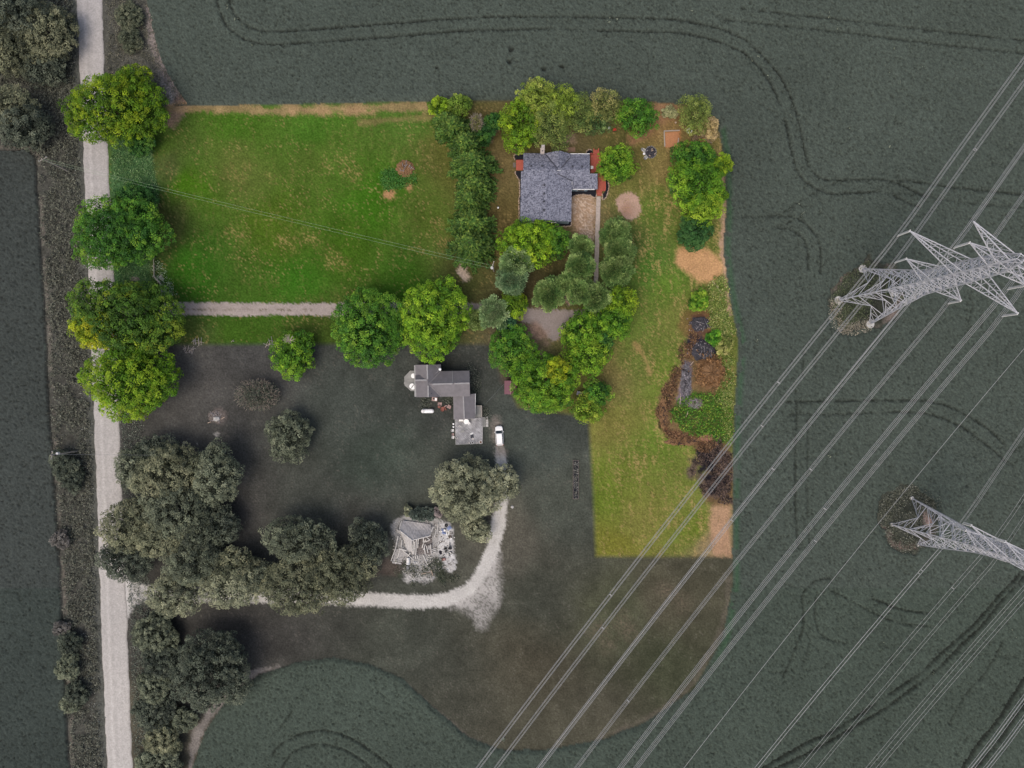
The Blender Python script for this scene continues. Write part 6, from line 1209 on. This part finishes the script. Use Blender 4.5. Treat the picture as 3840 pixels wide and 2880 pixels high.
for k in range(6): part('pole', M_ashl, t2, lambda b: b.tube([(.2 + k * .36, 1.3 - k * .2, .55), (.1 + k * .36, -1.9 + k * .05, .45)], .05, 5))
heap('brush_mound', 'large brown brush mound south of the ash mounds', 2662, 1398, 52, 58, 1.8, M_brush, 'brush mound', 14, M_brush)
heap('pale_ash_ridge', 'long pale grey ash ridge west of the brown brush mound', 2572, 1432, 20, 66, .6, M_ashmix, 'ash ridge', 9, M_char)
heap('stick_pile', 'grey stick pile in the green weeds by the ash ridge', 2606, 1512, 34, 22, .5, M_woodd, 'stick pile', 20, M_ashl)
rw2 = np.random.default_rng(77)
scatter('brush_twigs', 'brown dry twigs covering the brush mound', np.stack([2662 + rw2.normal(size=700) * 24, 1398 + rw2.normal(size=700) * 26], 1), [(78, 56, 38), (124, 92, 60), (166, 128, 86)], rw2, .4, .5, .2, 3)
for o in (bpy.data.objects['brush_twigs'],): o.location.z = 1.1
heap('dirt_bank', 'dark and rusty dirt bank bordering the mown strip', 2488, 1548, 18, 58, .32, M_brush, 'dirt bank', 9, M_char)
heap('dirt_bank', 'rusty dirt bank along the south side of the green weeds', 2560, 1655, 70, 17, .3, M_brush, 'dirt bank', 10, M_char)
heap('reddish_clods', 'reddish clay clods at the south east of the green weeds', 2650, 1640, 28, 16, .5, mat('red_clay', (142, 104, 80), .95, .25, 4, bump=.5), 'clod heap')
for x, y, a, l_, lab in ((2688, 1080, -.95, 2.2, 'curved pale branch at the field edge below the sandy ground'), (2549, 1500, 1.5, 1.6, 'upright pale branch at the foot of the ash ridge'), (2575, 1553, 1.25, .7, 'short white stick in the green weeds'), (2594, 1362, .9, .6, 'white stick at the top of the pale ash ridge')):
    simple('fallen_branch', lab, 'branch', G(x, y), M_log, lambda b: b.tube([(-l_ * math.cos(a), -l_ * math.sin(a), .25), (.1, .15, .35), (l_ * math.cos(a), l_ * math.sin(a), .3)], [.05, .09, .05], 6))
t = heap('stone_heap', 'heap of grey twigs round a pale boulder on the farmyard lawn', 812, 1562, 32, 24, .35, M_woodd, 'stone heap', 16, M_ashl); part('boulder', M_concg, t, lambda b: b.blob((.15, -.55, .3), .85, 10, 6, .12, 1, .75, .6)); part('stick', M_log, t, lambda b: b.tube([(1.2, -.6, .2), (2.0, -.1, .25)], .09, 6)); part('stick', M_log, t, lambda b: b.tube([(-2.0, -1.5, .15), (-1.2, -1.2, .2)], .09, 6))
for x, y, lab in ((738, 1285, 'pile of grey cut branches at the edge of the green lot'), (1010, 1285, 'grey branch litter west of the small tree with the dead top'), (710, 1312, 'small scatter of grey sticks on the dark grass below the branch pile'), (872, 1280, 'short pale log stump on the green strip')):
    t = thing('branch_pile', lab, 'branch pile', G(x, y)); rr = random.Random(x); n = 3 if 'log' in lab else 16
    for k in range(n):
        d, l_ = rr.uniform(-.6, 2.0), rr.uniform(.3, .9) * (.5 if n == 3 else 1); cx, cy = rr.uniform(-1.2, 1.2) * (.3 if n == 3 else 1), rr.uniform(-.6, .6) * (.3 if n == 3 else 1)
        part('stick', M_ashl if k % 3 else M_dead, t, lambda b: b.tube([(cx - l_ * math.cos(d), cy - l_ * math.sin(d), .1), (cx + l_ * math.cos(d), cy + l_ * math.sin(d), .1 + rr.uniform(0, .3))], .05, 5))
t = thing('dead_treetop', 'grey leafless branches on top of the small tree by the lot edge', 'dead branches', G(1085, 1272, 6.5)); rr = random.Random(8)
part('branches', M_dead, t, lambda b: [b.tube([(rr.uniform(-.2, .2), -.4, -.3), (1.6 * math.cos(a) * rr.uniform(.5, 1), 1.6 * math.sin(a) * rr.uniform(.5, 1), rr.uniform(.1, .9))], [.08, .03], 5) for a in np.arange(.1, 6.2, .3)])
t = thing('row_planter', 'long narrow planted garden bed on the farmyard grass', 'garden bed', G(2159, 1798)); part('frame', M_woodd, t, lambda b: (b.box((0, 4.5, .12), (1.3, .12, .3)), b.box((0, -4.5, .12), (1.3, .12, .3)), b.box((-.62, 0, .12), (.1, 9, .3)), b.box((.62, 0, .12), (.1, 9, .3)))); part('soil', M_mulch, t, lambda b: b.box((0, 0, .1), (1.16, 8.9, .16)))
rp_ = np.random.default_rng(9); q = scatter('planting', None, np.stack([2159 + rp_.uniform(-8, 8, 220), 1798 + rp_.uniform(-70, 70, 220)], 1), [(66, 68, 62), (112, 112, 104), (160, 158, 150)], rp_, .24, .5, .1, 4, t); q.location = -Vector(t.location)
# ---------------------------------------------------------------- zigzag rail fence
fence = thing('rail_fence', 'zigzag grey split rail fence between lawn and driveway mouth', 'fence', G(585, 1030)); FZ = [(581, 966), (583, 1002), (584, 1038), (609, 1067), (611, 1090), (611, 1112)]
FLc = Vector(fence.location)
for i, p in enumerate(FZ): part('post', M_wood, fence, lambda b: b.box(G(*p) - FLc + Vector((0, 0, .6)), (.16, .16, 1.25)))
for i, (p, q) in enumerate(zip(FZ[:-1], FZ[1:])):
    for j, z in enumerate((.4, .75, 1.1)): part('rail', M_wood, fence, lambda b: b.bar(G(*p) - FLc + Vector((random.uniform(-.1, .1) + (j - 1) * .16, 0, z)), G(*q) - FLc + Vector((random.uniform(-.1, .1) + (j - 1) * .16, 0, z)), .11, .12))
simple('fence_panel', 'grey board panel lying beside the bend of the zigzag fence', 'panel', G(606, 1043), M_decks, lambda b: b.box((0, 0, .1), (.75, 1.3, .08)), R(42)); simple('fence_panel', 'grey board panel leaning on the lower end of the zigzag fence', 'panel', G(621, 1090), M_decks, lambda b: b.box((0, 0, .12), (.55, 2.2, .08)), R(-2))
simple('gate_bar', 'single grey bar between fence end and gravel driveway', 'gate bar', G(617, 1124), M_greym, lambda b: (b.bar((-.2, .5, .5), (.2, -.5, .4), .12, .1), b.box((-.2, .5, .25), (.1, .1, .5))))
heap('rubble', 'pale rubble under the trees beside the road at the fence', 505, 1046, 20, 9, .3, M_conc, 'rubble', 4, M_woodd)
# ---------------------------------------------------------------- utility poles and service wires
def pole(label, px, py, h_, arm, tr):
    """px,py: pixel of the pole TOP"""
    top = G(px, py, h_); t = thing('utility_pole', label, 'utility pole', (top.x, top.y, 0)); part('shaft', M_wood, t, lambda b: b.tube([(0, 0, -.2), (0, 0, h_)], [.17, .11], 10))
    ca = part('crossarm', M_wood, t, lambda b: b.bar((-arm[0], -arm[1], h_ - .5), (arm[0], arm[1], h_ - .5), .12, .14))
    for s_ in (-1, 0, 1): part('insulator', M_plast, ca, lambda b: b.lathe((arm[0] * s_ * .9, arm[1] * s_ * .9, h_ - .42), [(.06, 0), (.09, .1), (.05, .22)], 8))
    if tr: part('transformer', M_plast, t, lambda b: b.lathe((tr[0], tr[1], h_ - 2.2), [(.26, 0), (.3, .1), (.3, .75), (.2, .85)], 14))
    return t
pole('utility pole across the road at the start of the service wires', 156, 594, 10, (.9, .5), None)
pole('utility pole at the west field edge with a white transformer', 190, 1707, 10, (.1, .9), (.45, .25))
pole('service pole with transformer between lawn and blue green pines', 1848, 992, 9.5, (.25, .8), (-.25, -.45))
def wire(name, label, p, q, sag, r_=.03, n=24, cat='wire', m=M_wire):
    p, q = Vector(p), Vector(q); b = MB(); b.tube([p.lerp(q, k / n) - Vector((0, 0, 4 * sag * (k / n) * (1 - k / n))) for k in range(n + 1)], r_, 4); return tag(b.build(name, m), label, cat)
M_gwire = mat('service_wire', (150, 172, 140), .6, .05, 1)
wire('service_wire', 'upper of the two pale service wires crossing the lawn', G(160, 594, 9.7), G(1848, 996, 9.2), 1.6, .018, m=M_gwire); wire('service_wire', 'lower of the two pale service wires crossing the lawn', G(150, 600, 9.5), G(1842, 1006, 8.6), 2.0, .018, m=M_gwire)
wire('road_wire', 'thin dark wire crossing the road towards the grove', G(192, 1704, 9.6), G(600, 1708, 8.0), .6, .02, m=M_greym); wire('shed_wire', 'thin wire from the maroon shed to the side porch', G(1890, 1440, 2.8), G(1822, 1513, 2.6), .15, .02, m=M_greym)
# ---------------------------------------------------------------- pylons
U = Vector((-.6076, -.7943, 0)); Vv = Vector((.7943, -.6076, 0))
def loc_(a, c, z): return U * a + Vv * c + Vector((0, 0, z))
def pylon(name, label, base, prof, arms, peak, leg_w, brace_w, foot):
    t = thing(name, label, 'pylon', base); hs = [p[0] for p in prof]
    w = lambda z: float(np.interp(z, hs, [p[1] for p in prof]))
    for su in (-1, 1):
        for sv in (-1, 1):
            part('leg', M_steel, t, lambda b: [b.bar(loc_(su * w(z0), sv * w(z0), z0), loc_(su * w(z1), sv * w(z1), z1), leg_w) for z0, z1 in zip(hs[:-1], hs[1:])])
            part('footing', M_concg, t, lambda b: b.lathe(tuple(loc_(su * w(0), sv * w(0), -.1)), [(foot, 0), (foot, .5), (foot * .9, .55)], 16))
    corner = lambda k, z: loc_(*[(-1, -1), (1, -1), (1, 1), (-1, 1)][k % 4][::1], 0) * w(z) + Vector((0, 0, z))
    for f in range(4):
        def face(b):
            for i, (z0, z1) in enumerate(zip(hs[:-1], hs[1:])):
                a, c, d, e_ = corner(f, z0), corner(f + 1, z0), corner(f + 1, z1), corner(f, z1); b.bar(e_, d, brace_w)
                if z1 - z0 > 4.5:        # tall lower panels: K bracing with redundants
                    m = e_.lerp(d, .5); b.bar(a, m, brace_w * 1.2); b.bar(c, m, brace_w * 1.2)
                    for q in (.33, .66):
                        b.bar(a.lerp(e_, q), a.lerp(m, q), brace_w * .7); b.bar(c.lerp(d, q), c.lerp(m, q), brace_w * .7); b.bar(a.lerp(e_, q), a.lerp(m, q + .3), brace_w * .7); b.bar(c.lerp(d, q), c.lerp(m, q + .3), brace_w * .7)
                else:
                    b.bar(a, d, brace_w); b.bar(c, e_, brace_w)
        tag(part('bracing', M_steel, t, face), kind='stuff')
    tag(part('plan_bracing', M_steel, t, lambda b: [(b.bar(corner(0, z), corner(2, z), brace_w * .8), b.bar(corner(1, z), corner(3, z), brace_w * .8)) for z in hs[1:-1]]), kind='stuff')
    tips = {}
    for lab, z, L_, rise, ins in arms:
        for s_ in (-1, 1):
            tip = loc_(0, s_ * L_, z + (rise if ins == 0 else 0))
            def arm(b):
                for su in (-1, 1):
                    lo, hi = loc_(su * w(z), s_ * w(z), z), loc_(su * w(z + 2.6), s_ * w(z + 2.6), z + 2.6); b.bar(lo, tip, brace_w * 1.3); b.bar(hi, tip, brace_w * 1.3)
                    n = max(3, int(L_ / 1.6))
                    for k in range(n): b.bar(lo.lerp(tip, k / n), hi.lerp(tip, (k + .5) / n), brace_w * .75); b.bar(hi.lerp(tip, (k + .5) / n), lo.lerp(tip, (k + 1) / n), brace_w * .75)
                a0, a1 = loc_(-w(z), s_ * w(z), z), loc_(w(z), s_ * w(z), z); n = max(3, int(L_ / 1.8))
                for k in range(n): b.bar(a0.lerp(tip, k / n), a1.lerp(tip, (k + .6) / n), brace_w * .7); b.bar(a1.lerp(tip, k / n), a0.lerp(tip, (k + .6) / n), brace_w * .7)
            ar = part('crossarm', M_steel, t, arm)
            if ins:
                part('insulator', M_plast, ar, lambda b: [b.tube([tip + U * du, tip + U * du - Vector((0, 0, ins))], .11, 8) for du in (-.16, .16)]); tips[(lab, s_)] = tip - Vector((0, 0, ins)) + base
            else: tips[(lab, s_)] = tip + base
    return t, tips
P1 = G(3247, 1112)
prof1 = [(0, 4.65), (7, 3.75), (12.5, 3.05), (16.5, 2.55), (19.8, 2.15), (22.4, 1.8), (24.6, 1.68), (26.7, 1.62), (28.9, 1.58), (31.2, 1.53), (33.6, 1.49), (36, 1.45), (38.3, 1.38), (40.5, 1.32), (42.8, 1.26), (45, 1.2), (47.4, .95), (50.7, .5)]
py1, tips1 = pylon('lattice_pylon', 'tall grey lattice pylon with three crossarms over the large clearing', P1, prof1, [('lower', 26.7, 6.8, 0, 4.0), ('middle', 36, 12.5, 0, 4.0), ('upper', 45, 6.0, 0, 4.2), ('peak', 46.8, 9.9, 3.9, 0)], 50.7, .24, .105, .95)
P2 = G(3430, 1955)
prof2 = [(0, 3.9), (6, 3.3), (11, 2.75), (15, 2.3), (18.5, 1.9), (21.2, 1.6), (23.6, 1.42), (25.6, 1.36), (27.7, 1.3), (29.8, 1.26), (31.8, 1.2), (33.9, 1.14), (36, 1.08), (38, 1.0), (40.5, .7), (43, .35)]
py2, tips2 = pylon('lattice_pylon', 'slimmer grey lattice pylon over the small round clearing', P2, prof2, [('lower', 25, 5.0, 0, 2.4), ('middle', 31, 8.6, 0, 2.4), ('upper', 37, 5.7, 0, 2.4)], 43, .2, .095, .45)
def catenary(p, d0, d1, span, sag, off=Vector((0, 0, 0)), n=40):
    pts = []
    for k in range(n + 1):
        d = d0 + (d1 - d0) * k / n; u = abs(d) / span; pts.append(p + U * d + off - Vector((0, 0, 4 * sag * u * (1 - u))))
    return pts
def bundle(label, p, offs, d0, d1, span, sag, r_, spacers=(), name='conductor_bundle', cat='power line'):
    t = thing(name, label, cat, p); z = Vector((0, 0, 0))
    for a, c in offs: part('conductor', M_wire, t, lambda b: (b.tube(catenary(z, d0, d1, span, sag, Vv * a + Vector((0, 0, c))), r_, 5)))
    for d in spacers:
        c = catenary(z, d, d, span, sag, n=1)[0]; part('spacer', M_wire, t, lambda b: [b.bar(c + Vv * offs[i][0] + Vector((0, 0, offs[i][1])), c + Vv * offs[j][0] + Vector((0, 0, offs[j][1])), .12) for i, j in ((0, 1), (1, 2), (2, 3), (3, 0))] if len(offs) == 4 else b.bar(c + Vv * offs[0][0], c + Vv * offs[-1][0], .1))
    return t
Q4 = [(-.28, -.28), (.28, -.28), (.28, .28), (-.28, .28)]
side = {-1: 'house side', 1: 'far side'}
sps = {('lower', -1): (-30, 42, 96, 145), ('middle', -1): (-48, 35, 88, 140), ('upper', -1): (-35, 50, 62, 126), ('lower', 1): (-40, 43, 105, 150), ('middle', 1): (-28, 55, 116), ('upper', 1): (-30, 50, 112)}
for (lab, s_), tip in tips1.items():
    if lab == 'peak': wire_lab = 'single ground wire from the top arm of the tall pylon, ' + side[s_]; bundle(wire_lab, tip, [(0, 0)], -110, 215, 220, 6.0, .034, name='ground_wire')
    else: bundle(f'four wire power line hung from the {lab} arm of the tall pylon, {side[s_]}', tip, Q4, -110, 215, 220, 6.7, .036, sps[(lab, s_)])
for (lab, s_), tip in tips2.items():
    bundle(f'two wire power line hung from the {lab} arm of the slimmer pylon, {side[s_]}', tip, [(-.3, 0), (.3, 0)], -110, 170, 220, 6.0, .026, (12,) if s_ < 0 else ())
for px_, py_, lab in ((3722, 2780, 'four wire power line nearest the double crop track in the far field'), (3772, 2790, 'four wire power line beside the one nearest the double crop track')):
    c = G(px_, py_, 30.0); bundle(lab, c, Q4, -60, 60, 400, 2.0, .038)
